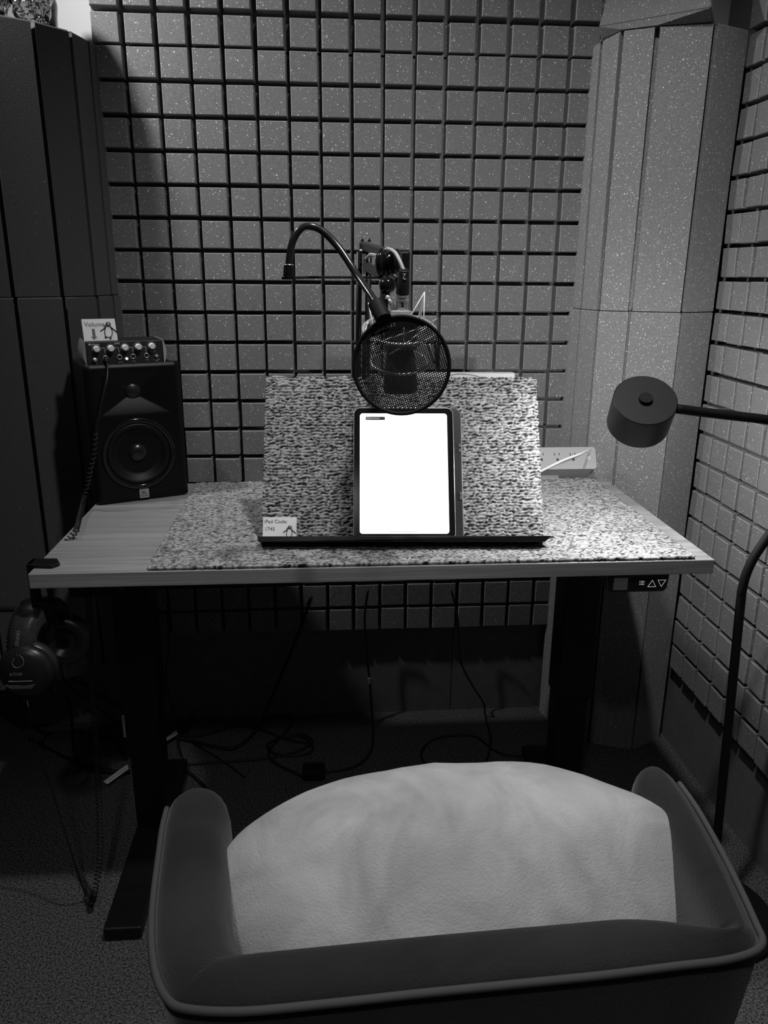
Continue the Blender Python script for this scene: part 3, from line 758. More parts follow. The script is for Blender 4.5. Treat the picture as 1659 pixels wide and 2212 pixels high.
# pivot plate
pv = at(782, 556, Y=Yp2-.03)
MB().lathe([(.030, -.003), (.030, .003)], pv+V((-.004, 0, .002)), (1, 0, -.02), 36, cap=True).build('pivot_disc', black_gloss, boom, smooth=True, autos=40)
J = at(845, 565, Y=-.62)
mb = MB()
def bar(p, q, w, h):
    d = (q-p).normalized(); a = d.cross(V((0, 0, 1))).normalized(); b_ = a.cross(d)
    mb.rings([[o+a*(i*w)+b_*(j*h) for i, j in ((-1,-1),(1,-1),(1,1),(-1,1))] for o in (p, q)])
bar(at(787, 531, Y=Yp2-.03), at(866, 557, Y=-.60), .009, .0085)
bar(at(787, 572, Y=Yp2-.03), at(858, 612, Y=-.60), .009, .0085)
mb.build('upper_arm', mat('arm_metal', .028, .38), boom, bevel=.002)
mb = MB(); mb.prism([(-.004, 0), (.004, 0), (.003, .008), (0, .014), (-.003, .008)], (-.004, .004)); 
mb2 = MB(Matrix.Translation(at(782, 522, Y=Yp2-.03))); mb2.prism([(-.004, 0), (.005, 0), (.001, .008)], (-.004, .004)); mb2.prism([(.012, 0), (.021, 0), (.017, .008)], (-.004, .004)); mb2.build('spring_pins', black_metal, boom)
mb = MB(); mb.cyl(at(792, 552, Y=Yp2-.05), at(815, 552, Y=Yp2-.05), .003); mb.cyl(at(786, 548, Y=Yp2-.06), at(786, 592, Y=Yp2-.06), .004); mb.build('spring_rod', silver, boom, smooth=True, autos=40)
jb = at(870, 580, Y=-.60)
MB().box(jb-V((.013, .010, .028)), jb+V((.012, .014, .030))).build('end_bracket', black_metal, boom, bevel=.003)
mb = MB(); kc = at(824, 568, Y=-.66); mb.lathe([(0, -.010), (.014, -.009), (.024, -.004), (.026, 0), (.024, .004), (.014, .009), (0, .010)], kc, (1, -.25, 0), 30)
mb.lathe([(.008, .0), (.020, .012), (.024, .020), (.024, .028), (.016, .034), (.0, .034)], kc+V((.002, 0, 0)), (1, -.25, 0), 30)
mb.build('tension_knob', black_gloss, boom, smooth=True)
mb = MB(); mb.cyl(at(834, 545, Y=-.665), at(834, 598, Y=-.665), .0045, n=16); mb.cyl(at(834, 590, Y=-.665), at(835, 604, Y=-.67), .006, n=16); mb.build('swivel_pin', silver, boom, smooth=True, autos=40)
MB().ball(at(837, 617, Y=-.69), .0145, 28).build('swivel_ball', black_gloss, boom, smooth=True)
mb = MB(); mb.tube([at(832, 632, Y=-.69), at(828, 655, Y=-.70), at(822, 672, Y=-.70)], .008, 10); mb.box(at(820, 668, Y=-.72), at(836, 645, Y=-.695)); mb.build('mount_joint', black_metal, boom, smooth=True, autos=35)

# gooseneck pop filter, clamped to the arm by a thin rod
YF = -.90
pfc = at(867, 790, Y=YF); fd = (pfc-CAM).dot(fw); RF = 106*fd/F
pop = empty('pop_filter', pfc-V((0, 0, RF)), 'round black mesh pop filter on a curved gooseneck in front of microphone', 'pop filter')
nrm = (CAM-pfc).normalized(); nrm = (nrm+V((-.03, 0, -.02))).normalized()
TF = frame(pfc, V((1, 0, 0)), nrm)
MB(TF).lathe([(RF-.0040, -.003), (RF, -.0035), (RF+.001, 0), (RF, .0035), (RF-.0040, .003), (RF-.0050, 0), (RF-.0040, -.003)], (0, 0, 0), (0, 1, 0), 96).build('rim', black_matt, pop, smooth=True)
# disc in its own local frame so that the hole pattern follows the disc
me = bpy.data.meshes.new('mesh_disc'); n = 96
me.from_pydata([(0, 0, 0)]+[((RF-.004)*math.cos(2*PI*i/n), 0, (RF-.004)*math.sin(2*PI*i/n)) for i in range(n)], [], [(0, 1+i, 1+(i+1) % n) for i in range(n)])
me.materials.append(perf); md = bpy.data.objects.new('mesh_disc', me); C.objects.link(md); md.parent = pop
md.matrix_local = Matrix.Translation(-V(pop.location)) @ DESKM @ TF
# upper solid crescent with lettering
mb = MB(TF); seg = []
a0_, a1_ = math.radians(58), math.radians(150)
outer = [((RF-.003)*math.cos(a0_+(a1_-a0_)*i/20), (RF-.003)*math.sin(a0_+(a1_-a0_)*i/20)) for i in range(21)]
innr = [((RF-.003-.017*math.sin(PI*i/20)**.6)*math.cos(a0_+(a1_-a0_)*i/20), (RF-.003-.017*math.sin(PI*i/20)**.6)*math.sin(a0_+(a1_-a0_)*i/20)) for i in range(21)]
for i in range(20):
    q = [outer[i], outer[i+1], innr[i+1], innr[i]]
    mb.add([(a, -.0018, b_) for a, b_ in q]+[(a, .0018, b_) for a, b_ in q], [(0,1,2,3), (7,6,5,4), (0,4,5,1), (2,6,7,3), (1,5,6,2), (0,3,7,4)])
cr = mb.build('rim_plate', black_matt, pop)
mb = MB(TF); word = 'STEDMAN'
for i, chh in enumerate(word):
    a = math.radians(100+ (i)*4.6); text(mb, chh, .0068, (RF-.0125)*math.cos(a), (RF-.0125)*math.sin(a), -.0021, rot=a-PI/2+PI, thick=.0001)
mb.build('rim_lettering', mat('rim_print', .35, .6), cr)
gp = [(825, 684, YF-.0), (812, 655, -.87), (800, 636, -.85), (770, 592, -.80), (733, 537, -.77), (700, 502, -.76), (672, 489, -.76), (650, 495, -.76), (633, 520, -.76), (626, 553, -.76), (624, 575, -.76)]
gpts = [at(x, y, Y=Y) for x, y, Y in gp]
MB().tube(gpts, .0060, 14, smooth=8).build('gooseneck', mat('gooseneck', .02, .22), pop, smooth=True)
mb = MB(); mb.tube([at(829, 690, Y=YF+.004), at(812, 655, Y=-.875)], [.0125, .0125, .009], 16)
mb.box(at(812, 697, Y=YF+.006), at(836, 682, Y=YF-.001)); mb.build('filter_socket', black_matt, pop, smooth=True, autos=35)
mb = MB(); mb.tube([at(624, 570, Y=-.76), at(623, 598, Y=-.76)], [.0078, .0088], 16); mb.build('gooseneck_ferrule', black_metal, pop, smooth=True, autos=40)
mb = MB(); mb.tube([at(624, 571, Y=-.76), at(624, 573, Y=-.76)], .0080, 16); mb.build('ferrule_ring', silver, pop, smooth=True)
mb = MB(); mb.tube([at(615, 600, Y=-.76), at(700, 599, Y=-.73), at(828, 600, Y=-.67)], .0022, 8); mb.lathe([(.012, 0), (.012, .004)], at(624, 601, Y=-.76)-V((0, 0, .002)), (0, 0, 1), 24, cap=True)
mb.build('support_rod', black_metal, pop, smooth=True, autos=40)

# microphone upside down in its cradle
mc = at(866, 684, Y=YM)
mic = empty('microphone', mc-V((0, 0, .13)), 'studio microphone hanging upside down behind the pop filter', 'microphone')
mb = MB().lathe([(.0, -.010), (.031, -.010), (.032, -.004), (.028, 0), (.0205, .002), (.0195, .009), (.013, .011), (0, .011)], mc, (0, 0, 1), 40); mb.build('base_plate', pale_metal, mic, smooth=True, autos=35)
MB().lathe([(.0, -.012), (.029, -.012), (.029, -.055), (.0, -.055)], mc, (0, 0, 1), 40).build('body', mat('mic_body', .045, .4, .3), mic, smooth=True, autos=35)
tb = MB(); hz = -.058
R_ = lambda w, d_, z: [(mc.x+w*a, mc.y+d_*b_, mc.z+z) for a, b_ in ((-1,-.5),(-.7,-1),(.7,-1),(1,-.5),(1,.5),(.7,1),(-.7,1),(-1,.5))]
tb.rings([R_(.022, .018, -.055), R_(.024, .020, -.062), R_(.030, .022, -.125), R_(.027, .019, -.132)]); tb.build('grille', mat('mic_grille', .06, .4, .6), mic, bevel=.002)
xl = mc+V((.001, 0, .011))
dirx = (at(872, 600, Y=YM-.01)-xl).normalized()
MB().lathe([(0, 0), (.0108, 0), (.0108, .012), (.0112, .013), (.0112, .020), (.0105, .021), (.0105, .024), (.0112, .025), (.0112, .027), (0, .027)], xl, dirx, 28).build('plug_shell', silver, mic, smooth=True, autos=35)
bt = MB().lathe([(0, .027), (.0110, .027), (.0116, .032), (.0106, .048), (.0098, .052), (.0088, .066), (.0070, .067), (.0066, .069), (0, .069)], xl, dirx, 28).build('plug_boot', rubber, mic, smooth=True, autos=40)
Tx = frame(xl+dirx*.057+V((0, -.0097, 0)), (1, 0, 0), (0, -1, 0))
mb = MB(Tx); text(mb, '2', .014, 0, 0, 0, rot=PI, thick=.0003); mb.build('number', print_w, bt)
mb = MB(frame(xl+dirx*.011+V((0, -.0112, 0)), (1, 0, 0), (0, -1, 0))); mb.box((-.0018, -.0006, -.006), (.0018, .0004, .006)); mb.build('release_tab', black_metal, mic)
ce = xl+dirx*.069
lead = MB().tube([ce-dirx*.004, at(862, 560, Y=YM-.0), at(853, 545, Y=-.70), at(838, 538, Y=-.67), at(826, 545, Y=-.63), at(815, 552, Y=-.56), at(800, 550, Y=-.40), at(790, 560, Y=-.24)], .0032, 10, smooth=6).build('microphone_lead', mat('grey_lead', .4, .45), smooth=True)
tag(lead, 'pale grey lead arching from the microphone plug to the boom arm', 'cable')
# cradle
crd = empty('shock_mount', mc-V((0, 0, .02)), 'pale wire cradle with elastic cords around the microphone', 'shock mount')
rc = at(863, 712, Y=YM); RR = .0625
tiltm = Matrix.Rotation(math.radians(22), 4, 'X')
ringp = lambda a, R=RR, c=None: (c or rc)+tiltm.to_3x3() @ V((R*math.cos(a), R*math.sin(a)*.9, 0))
MB().tube([ringp(2*PI*i/60) for i in range(60)], .0032, 10, closed=True).build('upper_ring', pale_metal, crd, smooth=True)
rc2 = rc-V((0, 0, .055))
MB().tube([ringp(2*PI*i/60, .05, rc2) for i in range(60)], .0025, 10, closed=True).build('lower_ring', pale_metal, crd, smooth=True)
mb = MB(); mb.tube([at(830, 668, Y=YM+.03), at(838, 650, Y=-.70), at(848, 660, Y=YM+.02), at(855, 690, Y=YM+.03)], .0045, 8, smooth=4); mb.tube([at(838, 650, Y=-.70), at(834, 640, Y=-.69)], .008, 10); mb.build('bracket', pale_metal, crd, smooth=True)
mb = MB()
def cord(*p): mb.tube([at(*q[:2], Y=q[2]) for q in p], .0011, 6)
pk = (917, 631, YM-.02)
cord((884, 688, YM-.05), pk, (908, 690, YM+.03)); cord(pk, (915, 707, YM-.05)); cord(pk, (905, 681, YM+.05))
pl = (797, 640, YM-.02)
cord((800, 702, YM-.05), (796, 655, YM-.02), (806, 705, YM-.06)); cord((798, 658, YM-.02), (812, 680, YM+.04)); cord((796, 692, YM), (789, 715, YM-.05))
cord((800, 745, YM), (880, 718, YM-.05), (925, 705, YM-.05)); cord((835, 770, YM-.04), (870, 748, YM-.05), (930, 700, YM-.05)); cord((872, 700, YM-.05), (873, 745, YM-.04)); cord((925, 745, YM-.05), (873, 748, YM-.04), (800, 735, YM-.04))
cord((806, 740, YM), (805, 788, YM)); cord((928, 742, YM), (936, 790, YM)); cord((930, 698, YM-.05), (944, 688, YM-.05), (938, 702, YM-.05))
mb.build('elastic_cords', mat('cord', .8, .6), crd, smooth=True)
mb = MB()
for (xa, ya), (xb, yb_) in (((788, 725), (787, 820)), ((943, 735), (946, 803)), ((925, 745), (938, 785))):
    mb.tube([at(xa, ya, Y=YM+.01), at(xb, yb_, Y=YM+.01)], .0045 if xb != 938 else .0015, 8)
mb.build('side_arms', black_metal, crd, smooth=True)

# ------------------------------------------------------------------ things at the back of the desk
YB = -.045
p0 = at(1113, 806, Y=-.10); p1 = at(868, 805, Y=-.10)
bxx = MB().box((p1.x, -.10, DZ+.001), (p0.x, -.072, p0.z)).build('white_panel', offwhite, bevel=.002)
tag(bxx, 'upright pale panel, only its top edge showing behind carpet board', 'panel')
wl = MB().tube([at(955, 816, Y=-.1015), at(985, 808, Y=-.1012), at(1020, 810, Y=-.1012), at(1045, 818, Y=-.1015)], .0009, 6, smooth=5).build('thin_wire', mat('wire_grey', .08, .5), smooth=True)
tag(wl, 'thin dark wire arching over the pale panel behind carpet board', 'cable')
# power bar
q00 = at(1286, 965, Y=-.045); q10 = at(1284, 1013, Y=-.075); q20 = at(1268, 1028, Y=-.06)
PW = .36; xr = q00.x; xl_ = xr-PW
fwid = V((0, q10.y-q00.y, q10.z-q00.z)); fh = fwid.length
TP = frame(V((xl_, q10.y, q10.z)), (1, 0, 0), V((0, fwid.z, -fwid.y)) if V((0, fwid.z, -fwid.y)).y < 0 else V((0, -fwid.z, fwid.y)))
pbar = empty('power_strip', V((xr-PW/2, -.05, DZ)), 'grey power strip with outlets clamped to right rear edge of desk', 'power strip')
MB(TP).prism(rrect(0, 0, PW, fh, .009), (0, .004)).build('face', mat('strip_face', .36, .45), pbar, bevel=.0012)
mb = MB(TP); P_ = rrect(.004, .002, PW-.004, fh-.002, .008); Pb = rrect(.010, .002, PW-.016, fh-.012, .008)
mb.rings([[(x, .004, z) for x, z in P_], [(x, .040, z-.018) for x, z in Pb]]); mb.build('housing', mat('strip_body', .22, .5), pbar, smooth=True, autos=35)
TPi = TP.inverted()
pn_ = -(TP.to_3x3() @ V((0, 1, 0)))
def onp(x, y): return TPi @ on(x, y, TP.translation, pn_)
for i, (ox, oy) in enumerate(((1238, 986), (1204, 986), (1169.5, 986), (1135, 986))):
    c_ = onp(ox, oy); mb = MB(TP)
    mb.box((c_.x-.0085, -.0004, c_.z+.002), (c_.x-.0065, .0002, c_.z+.010)); mb.box((c_.x+.0045, -.0004, c_.z+.003), (c_.x+.0065, .0002, c_.z+.010))
    mb.prism([(c_.x-.0035, c_.z-.012), (c_.x+.0035, c_.z-.012), (c_.x+.0035, c_.z-.008), (c_.x+.0015, c_.z-.0055), (c_.x-.0015, c_.z-.0055), (c_.x-.0035, c_.z-.008)], (-.0004, .0002))
    mb.build('outlet', ink, pbar)
c_ = onp(1271, 984); mb = MB(TP)
for dz in (.011, -.005): mb.box((c_.x-.005, -.0005, c_.z+dz-.0012), (c_.x+.005, .0002, c_.z+dz+.0012))
mb.box((c_.x-.006, -.0004, c_.z-.011), (c_.x+.004, .0002, c_.z-.0095)); mb.build('usb_port', mat('usb', .85, .4), pbar)
mb = MB(); k0 = at(1168, 1021, Y=-.05); mb.box((k0.x-.06, -.058, DZ+.001), (at(1208, 1021, Y=-.058).x, -.028, DZ+.017)); mb.build('clamp', mat('strip_clamp', .34, .45), pbar, bevel=.0015)
mb = MB(); mb.box((k0.x-.06, -.034, DZ+.016), (k0.x-.01, -.028, q10.z+.01)); mb.build('clamp_post', mat('strip_body', .22, .5), pbar)
cc = on(1272, 974, TP.translation, pn_)
wc = MB().tube([cc+pn_*.002, cc+pn_*.009+V((-.002, 0, .001)), at(1255, 980, Y=-.12), at(1220, 993, Y=-.14), at(1190, 1007, Y=-.15), at(1160, 1022, Y=-.16), at(1120, 1040, Z=DZ+.015)], .0031, 12, smooth=6).build('charging_cable', white_pl, smooth=True)
tag(wc, 'white charging cable plugged into the right end of power strip', 'cable')

CAM_SCALED[0] = False
# ------------------------------------------------------------------ floor lamp
YL_ = -.80
lamp = empty('floor_lamp', at(1532, 1975, Z=0), 'black floor lamp with a drum shade reaching over the right of desk', 'floor lamp')
bc = at(1532, 1975, Z=0)
MB().lathe([(.0, .0), (.130, .0), (.132, .004), (.130, .012), (.126, .014), (0, .015)], bc, (0, 0, 1), 64).build('base', black_matt, lamp, smooth=True, autos=35)
pp = [bc+V((0, 0, .014)), at(1549, 1810, Y=-.815), at(1580, 1500, Y=-.81), at(1599, 1310, Y=-.80), at(1603, 1275, Y=-.80), at(1612, 1240, Y=-.80), at(1628, 1205, Y=-.80), at(1650, 1172, Y=-.80), at(1672, 1140, Y=-.80), at(1692, 1100, Y=-.80), at(1704, 1050, Y=-.80), at(1708, 980, Y=-.79), at(1706, 930, Y=-.78), at(1690, 914, Y=-.77), at(1660, 907, Y=-.77), at(1540, 893, Y=-.76), at(1462, 883, Y=-.755)]
MB().tube(pp, .0086, 16, smooth=6).build('pole', black_matt, lamp, smooth=True)
lc = at(1394, 864, Y=-.755); ld = (lc-CAM).dot(fw)
vdir = (CAM-lc).normalized()
ez = -vdir; 
# axis of the drum: mostly away from the viewer and downward to the left
scl = ld/F
lax = (r2*(-17*scl)+u2*(-52*scl)-vdir*.062)
lax.normalize(); LR = 68*scl
LH = .068
def drum(c, ax, r, h):
    return MB().lathe([(0, -.0005), (r-.002, -.0005), (r, .001), (r, h), (r-.002, h), (r-.002, .004), (0, .004)], c, ax, 72)
drum(lc, lax, LR, LH).build('lamp_shade', grey_shade, lamp, smooth=True, autos=35)
MB().lathe([(0, .007), (.0115, .007), (.012, .006), (.012, -.001), (0, -.001)], lc-lax*.0002, -lax, 30).build('shade_knob', black_matt, lamp, smooth=True, autos=35)
MB().ball(lc+lax*.018, .012, 20).build('bulb', mat('bulb', .9, .4, emit=8), lamp, smooth=True)

# ------------------------------------------------------------------ armchair
chair = empty('armchair', V((.60, -1.3, 0)), 'dark velvet tub armchair with piped edges in front of desk, seen from behind', 'armchair')
outl = [(392, 1738, .555), (362, 1748, .555), (352, 1790, .56), (344, 1850, .57), (334, 1930, .585), (329, 2000, .60), (331, 2060, .615), (341, 2115, .63), (362, 2158, .645), (400, 2180, .655),
        (520, 2186, .67), (700, 2170, .675), (900, 2148, .675), (1100, 2128, .675), (1300, 2108, .67), (1460, 2088, .66), (1560, 2076, .65), (1625, 2058, .64), (1645, 2035, .63),
        (1632, 2000, .62), (1595, 1918, .60), (1551, 1831, .58), (1504, 1748, .56), (1466, 1694, .55), (1440, 1686, .55)]
op = smoothpath([at(x, y, Z=z) for x, y, z in outl[1:-1]], 4)
n = len(op); secs = []; cen = V((.61, -1.2, 0)); pipe = []
for i, p in enumerate(op):
    t_ = op[min(i+1, n-1)]-op[max(i-1, 0)]; t_.z = 0; t_.normalize(); nn = V((-t_.y, t_.x, 0))
    if nn.dot(cen-V((p.x, p.y, 0))) < 0: nn = -nn
    # inward normal nn, smoothed; corner shrink
    s_ = i/(n-1); ende = min(s_, 1-s_)
    drop = 0; k_ = 1
    bulge = min(1, max(0, (s_-.28)/.08))*min(1, max(0, (.80-s_)/.08))
    w = (.088 if s_ < .5 else .088-.042*min(1, max(0, (s_-.62)/.12))*(1-.45*max(0, (s_-.82)/.18)))-.014*bulge; rise = .022-.006*bulge
    zt_ = p.z
    prof = [(.05, .20-zt_), (.03, .33-zt_), (.004, -.05), (0, -.006), (.004, .004), (.02, rise*.75), (w*.45, rise), (w*.8, rise*.6), (w, -.012), (w+.004, -.06), (w+.004, .34-zt_), (w*.6, .20-zt_)]
    secs.append([p+nn*a+V((0, 0, b_)) for a, b_ in prof])
    pipe.append(p+V((0, 0, .0015))-nn*.001)
def endcap(sec, d, m=5, L=.045):
    out = []; c_ = sum((q for q in sec), V((0, 0, 0)))/len(sec)
    for i in range(1, m+1):
        a = PI/2*i/m; k_ = math.cos(a)*.5+.5 if i < m else .5
        out.append([V((c_.x+(q.x-c_.x)*k_, c_.y+(q.y-c_.y)*k_, q.z-(1-math.cos(a))*.03*(1 if q.z > .45 else 0)))+d*L*math.sin(a) for q in sec])
    return out
d0 = (op[0]-op[3]); d0.z = 0; d0.normalize(); d1 = (op[-1]-op[-4]); d1.z = 0; d1.normalize()
allsec = endcap(secs[0], d0)[::-1]+secs+endcap(secs[-1], d1)
shell = MB().rings(allsec).build('shell', chair_cloth, chair, smooth=True, sub=1)
MB().tube(pipe, .0042, 8).build('piping', mat('piping', .07, .85), chair, smooth=True)
seatp = [(p.x+(cen.x-p.x)*.12, p.y+(cen.y-p.y)*.12) for p in op[::3]]
MB().prism(seatp, (.20, .37), 'Z').build('seat', chair_cloth, chair, bevel=.02, seg=3)
for sx_, sy_ in ((.30, -1.12), (.90, -1.12), (.38, -1.42), (.82, -1.42)):
    MB().cyl((sx_, sy_, .0), (sx_, sy_, .22), .012, .02, 16).build('leg', black_matt, chair, smooth=True, autos=40)

# big plush cushion
cu_c = V((.636, -1.225, .468)); ux_ = V((1, -.015, 0)).normalized(); uz_ = V((0, .72, .69)).normalized(); un = ux_.cross(uz_)
uz_ = un.cross(ux_)*-1 if un.cross(ux_).z < 0 else un.cross(ux_)
A_, B_, D_ = .362, .185, .12
cvs = []; NU, NV = 96, 48
def sp(v, e): return math.copysign(abs(v)**e, v)
for j in range(1, NV):
    ph = -PI/2+PI*j/NV; row = []
    for i in range(NU):
        th = 2*PI*i/NU
        x = sp(math.cos(th), .86); z = sp(math.sin(th), .74)
        k_ = sp(math.cos(ph), .72)
        p = V((x*k_*A_, math.sin(ph)*D_, z*k_*B_))
        if p.z > 0: p.z *= 1-.10*(p.x/A_)**2; p.x *= 1-.05*(p.z/B_)
        nz_ = noise.noise(p*9)*.006+noise.noise(p*22+V((3, 1, 2)))*.0025
        q = cu_c+ux_*p.x+uz_*p.z+un*(p.y)
        q += (q-cu_c).normalized()*nz_
        row.append(q)
    cvs.append(row)
cush = MB().rings(cvs).build('cushion', cushion_cloth, smooth=True)
tag(cush, 'big pale plush oval cushion filling the armchair', 'cushion')

# ------------------------------------------------------------------ cables on the floor, tags, adaptor
def floorcable(pts, r, label, m=cable_blk, name='power_cable'):
    P = []
    for q in pts:
        if len(q) == 2: P.append(at(q[0], q[1], Z=r+.0005))
        else: P.append(at(q[0], q[1], Y=q[2]))
    o = MB().tube(P, r, 8, smooth=6).build(name, m, smooth=True); tag(o, label, 'cable', None); return o
def P3(x, y, Y): return (x, y, Y)
floorcable([(362, 1285, -.03), (362, 1330, -.02), (364, 1400, -.02), (358, 1450, -.02), (368, 1510, -.02), (385, 1548, -.03), (402, 1572), (410, 1600), (440, 1618), (490, 1650), (530, 1680)], .0022, 'thin black wire hanging nearest the left desk leg, kinked halfway')
floorcable([(672, 1290, -.10), (655, 1340, -.08), (636, 1390, -.06), (615, 1440, -.04), (590, 1500, -.05), (570, 1545, -.08), (555, 1575), (530, 1602), (500, 1617), (460, 1612), (410, 1600), (360, 1588)], .0050, 'thick black cable sweeping down left from under the desk middle')
floorcable([(795, 1275, -.04), (788, 1330, -.02), (790, 1400, -.02), (798, 1465, -.02), (802, 1520, -.03), (806, 1580), (802, 1620), (780, 1648), (745, 1662), (700, 1668)], .0035, 'black cable hanging straight under the tablet, joined by a pale clip', )
mbk = MB().cyl(at(798, 1464, Y=-.022), at(799, 1476, Y=-.022), .0052, n=14).build('cable_clip', mat('clip', .25, .5), smooth=True, autos=40); tag(mbk, 'small pale clip halfway down the hanging cable under tablet', 'clip')
floorcable([(975, 1275, -.05), (988, 1330, -.02), (992, 1400, -.02), (997, 1435, -.02), (1020, 1480, -.02), (1045, 1520, -.03), (1048, 1548), (1060, 1590), (1058, 1620), (1048, 1650), (1035, 1680)], .0030, 'black cable hanging under right half of carpet board')
floorcable([(1225, 1622), (1190, 1620), (1140, 1632), (1090, 1630), (1060, 1615), (1035, 1595), (1010, 1588), (950, 1593), (918, 1612), (911, 1635), (925, 1655), (960, 1675)], .0030, 'black cable looped on the floor beside right desk leg')
floorcable([(350, 1585), (420, 1590), (470, 1580), (520, 1567), (570, 1578), (600, 1590), (640, 1602), (672, 1608), (672, 1625), (640, 1632), (600, 1630), (578, 1615), (590, 1600), (640, 1590), (668, 1600)], .0034, 'black cable in flat loops on floor, left of the adaptor')
floorcable([(360, 1655), (420, 1650), (480, 1646), (560, 1640), (620, 1630), (660, 1615), (675, 1600), (650, 1585), (620, 1592)], .0034, 'black cable crossing the floor from left leg to the loops')
floorcable([(560, 1565), (590, 1548), (620, 1546), (632, 1560), (615, 1585), (590, 1610), (580, 1632), (600, 1652), (635, 1668), (660, 1682)], .0034, 'black cable looping down to the adaptor on the floor')
floorcable([(355, 1655), (400, 1665), (430, 1688), (445, 1706), (420, 1716), (380, 1716)], .0042, 'black cable loop on floor just right of left desk leg')
floorcable([(395, 1640), (385, 1610), (388, 1585), (410, 1555), (418, 1550), (415, 1562), (395, 1580), (360, 1590)], .0032, 'knotted black cable on floor behind left desk leg')
floorcable([(110, 1430, -.10), (140, 1455, -.08), (200, 1490, -.06), (255, 1525, -.05), (290, 1545, -.05)], .0050, 'thick black cable slanting behind left desk leg')
floorcable([(118, 1445, -.12), (160, 1490, -.10), (200, 1520, -.08), (255, 1560, -.06), (290, 1580)], .0040, 'thinner black cable slanting below the thick one at left leg')
floorcable([(118, 1490, -.30), (145, 1510, -.25), (155, 1560, -.18), (160, 1620, -.12), (175, 1650), (210, 1665), (280, 1668)], .0046, 'black cable curving down from headphones to floor at left')
floorcable([(62, 1545, -.30), (70, 1570, -.2), (110, 1585), (180, 1583), (230, 1590), (255, 1605), (270, 1640)], .0046, 'black cable crossing the floor below the headphones')
floorcable([(62, 1595), (100, 1615), (150, 1640), (190, 1655), (240, 1662)], .0040, 'lowest black cable on the carpet left of desk leg')
ad = MB(); ac = at(678, 1678, Z=.0); ad.box(ac-V((.030, .022, -.001)), ac+V((.030, .026, .030))); o = ad.build('power_adaptor', black_matt, bevel=.006); tag(o, 'black power adaptor block lying on floor behind the cushion', 'adaptor')
def paper_tag(p, label, parentname='cable_tag', words='Studio Headphones'):
    q = [at(x, y, Z=.012) for x, y in p]
    nn = (q[1]-q[0]).cross(q[3]-q[0]).normalized()
    if nn.z < 0: nn = -nn
    mb = MB(); mb.hexa([a-nn*.0006 for a in q]+[a for a in q]); e_ = mb.build(parentname, mat('tag_paper', .75, .7)); tag(e_, label, 'cable tag')
    x_ = (q[1]-q[0]); Lx = x_.length; T_ = frame(q[0], x_, nn); mb = MB(T_)
    hh = (q[3]-q[0]).length
    text(mb, words, hh*.38, Lx*.58, hh*.5, -.0003, thick=.0001); mb.build('tag_writing', ink_grey, e_)
paper_tag([(232, 1694), (278, 1661), (275, 1651), (223, 1688)], 'white paper tag with writing on cable left of desk leg')
paper_tag([(354, 1604), (384, 1586), (381, 1577), (353, 1598)], 'small white paper tag just right of left desk leg')
tg = MB(); a_ = at(263, 1546, Y=-.30); b__ = at(266, 1592, Y=-.30); tg.box((a_.x, -.302, b__.z), (a_.x+.006, -.300, a_.z)); o = tg.build('cable_tag', mat('tag_grey', .35, .7)); tag(o, 'narrow grey tag hanging upright against left edge of desk leg', 'cable tag')

# ------------------------------------------------------------------ crumpled foil bags on the left corner foam
def foilbag(c, r, sc, seed, label, T=None):
    rs = []
    for j in range(1, 30):
        ph = -PI/2+PI*j/30; row = []
        for i in range(48):
            th = 2*PI*i/48; d = V((math.cos(ph)*math.cos(th), math.cos(ph)*math.sin(th), math.sin(ph)))
            k_ = 1+.22*noise.noise(d*3.1+V((seed, 0, 0)))+.12*noise.turbulence(d*7+V((0, seed, 0)), 3, True)
            row.append(c+V((d.x*r*sc[0], d.y*r*sc[1], d.z*r*sc[2]))*k_)
        rs.append(row)
    o = MB().rings(rs).build('foil_bag', foil, smooth=True, autos=20); tag(o, label, 'foil bag'); return o
ztl = z_l
fb = at(66, 20, Y=-.13); foilbag(V((fb.x, -.12, ztl+.062)), .058, (.68, .7, 1.0), 2.3, 'crumpled shiny foil bag on top of left corner foam')
foilbag(V((at(0, 10, Y=-.16).x-.035, -.14, ztl+.08)), .065, (.8, .8, 1.0), 9.1, 'second foil bag cut off by the left edge of photo, on corner foam')
dk = at(96, 10, Y=-.08)
rs = []
for j in range(1, 24):
    ph = -PI/2+PI*j/24
    rs.append([V((dk.x-.002, -.06, ztl+.055))+V((.020*math.cos(ph)*math.cos(t_), .042*math.cos(ph)*math.sin(t_), .055*math.sin(ph)))*(1+.12*noise.noise(V((math.cos(t_)*2, math.sin(t_)*2, ph*2)))) for t_ in [2*PI*i/32 for i in range(32)]])
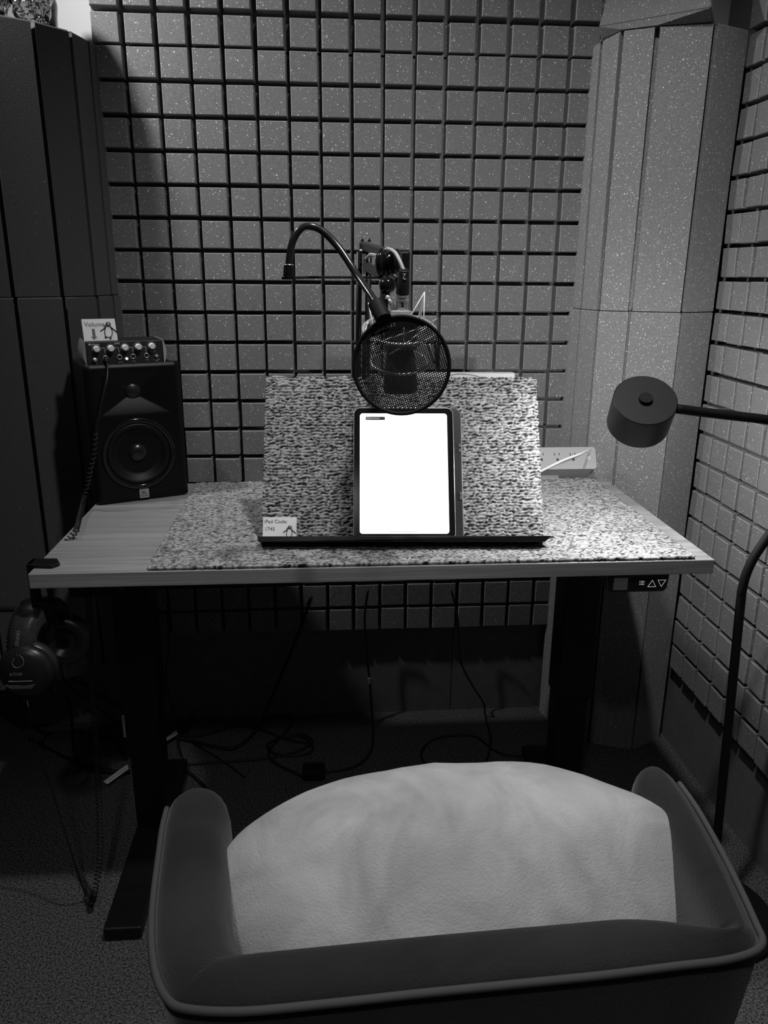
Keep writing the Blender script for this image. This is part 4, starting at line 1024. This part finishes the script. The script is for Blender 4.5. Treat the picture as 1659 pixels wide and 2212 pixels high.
o = MB().rings(rs).build('plastic_bag', mat('dark_plastic', .02, .25), smooth=True); tag(o, 'dark glossy plastic bag right of the foil bag on corner foam', 'plastic bag')

# ------------------------------------------------------------------ light
def area(name, loc, target, size, power):
    l = bpy.data.lights.new(name, 'AREA'); l.size = size; l.energy = power; l.shape = 'DISK'
    o = bpy.data.objects.new(name, l); C.objects.link(o); o.location = loc
    o.rotation_euler = (V(target)-V(loc)).to_track_quat('-Z', 'Y').to_euler(); return o
def spot(name, loc, target, ang, blend, power, r):
    l = bpy.data.lights.new(name, 'SPOT'); l.spot_size = math.radians(ang); l.spot_blend = blend; l.energy = power; l.shadow_soft_size = r
    o = bpy.data.objects.new(name, l); C.objects.link(o); o.location = loc
    o.rotation_euler = (V(target)-V(loc)).to_track_quat('-Z', 'Y').to_euler(); return o
spot('ceiling_spot', (.70, -1.15, 2.42), (.85, -.65, .8), 120, 1, 54, .04)
spot('rear_spot', (.25, -2.35, 2.40), (.25, -1.75, 0), 84, 1, 26, .05)
spot('left_spot', (-.42, -.42, 2.20), (.50, -.10, 1.50), 105, 1, 42, .04)
lb = bpy.data.lights.new('lamp_light', 'POINT'); lb.energy = 5.8; lb.shadow_soft_size = .014
lo = bpy.data.objects.new('lamp_light', lb); C.objects.link(lo); lo.location = lc+lax*.058
w = bpy.data.worlds.new('w'); bpy.context.scene.world = w; w.use_nodes = True
w.node_tree.nodes['Background'].inputs[0].default_value = (.5, .5, .5, 1); w.node_tree.nodes['Background'].inputs[1].default_value = .045

# ------------------------------------------------------------------ camera
cd = bpy.data.cameras.new('camera'); cam = bpy.data.objects.new('camera', cd); C.objects.link(cam)
cd.sensor_fit = 'HORIZONTAL'; cd.sensor_width = 36; cd.lens = 36*F/1659; cd.clip_start = .05
M_ = Matrix((r2, u2, -fw)).transposed().to_4x4(); M_.translation = CAM; cam.matrix_world = M_
sc = bpy.context.scene; sc.camera = cam
sc.view_settings.view_transform = 'Standard'; sc.view_settings.look = 'None'; sc.view_settings.gamma = 1
sc.view_settings.exposure = .25; sc.view_settings.use_curve_mapping = False
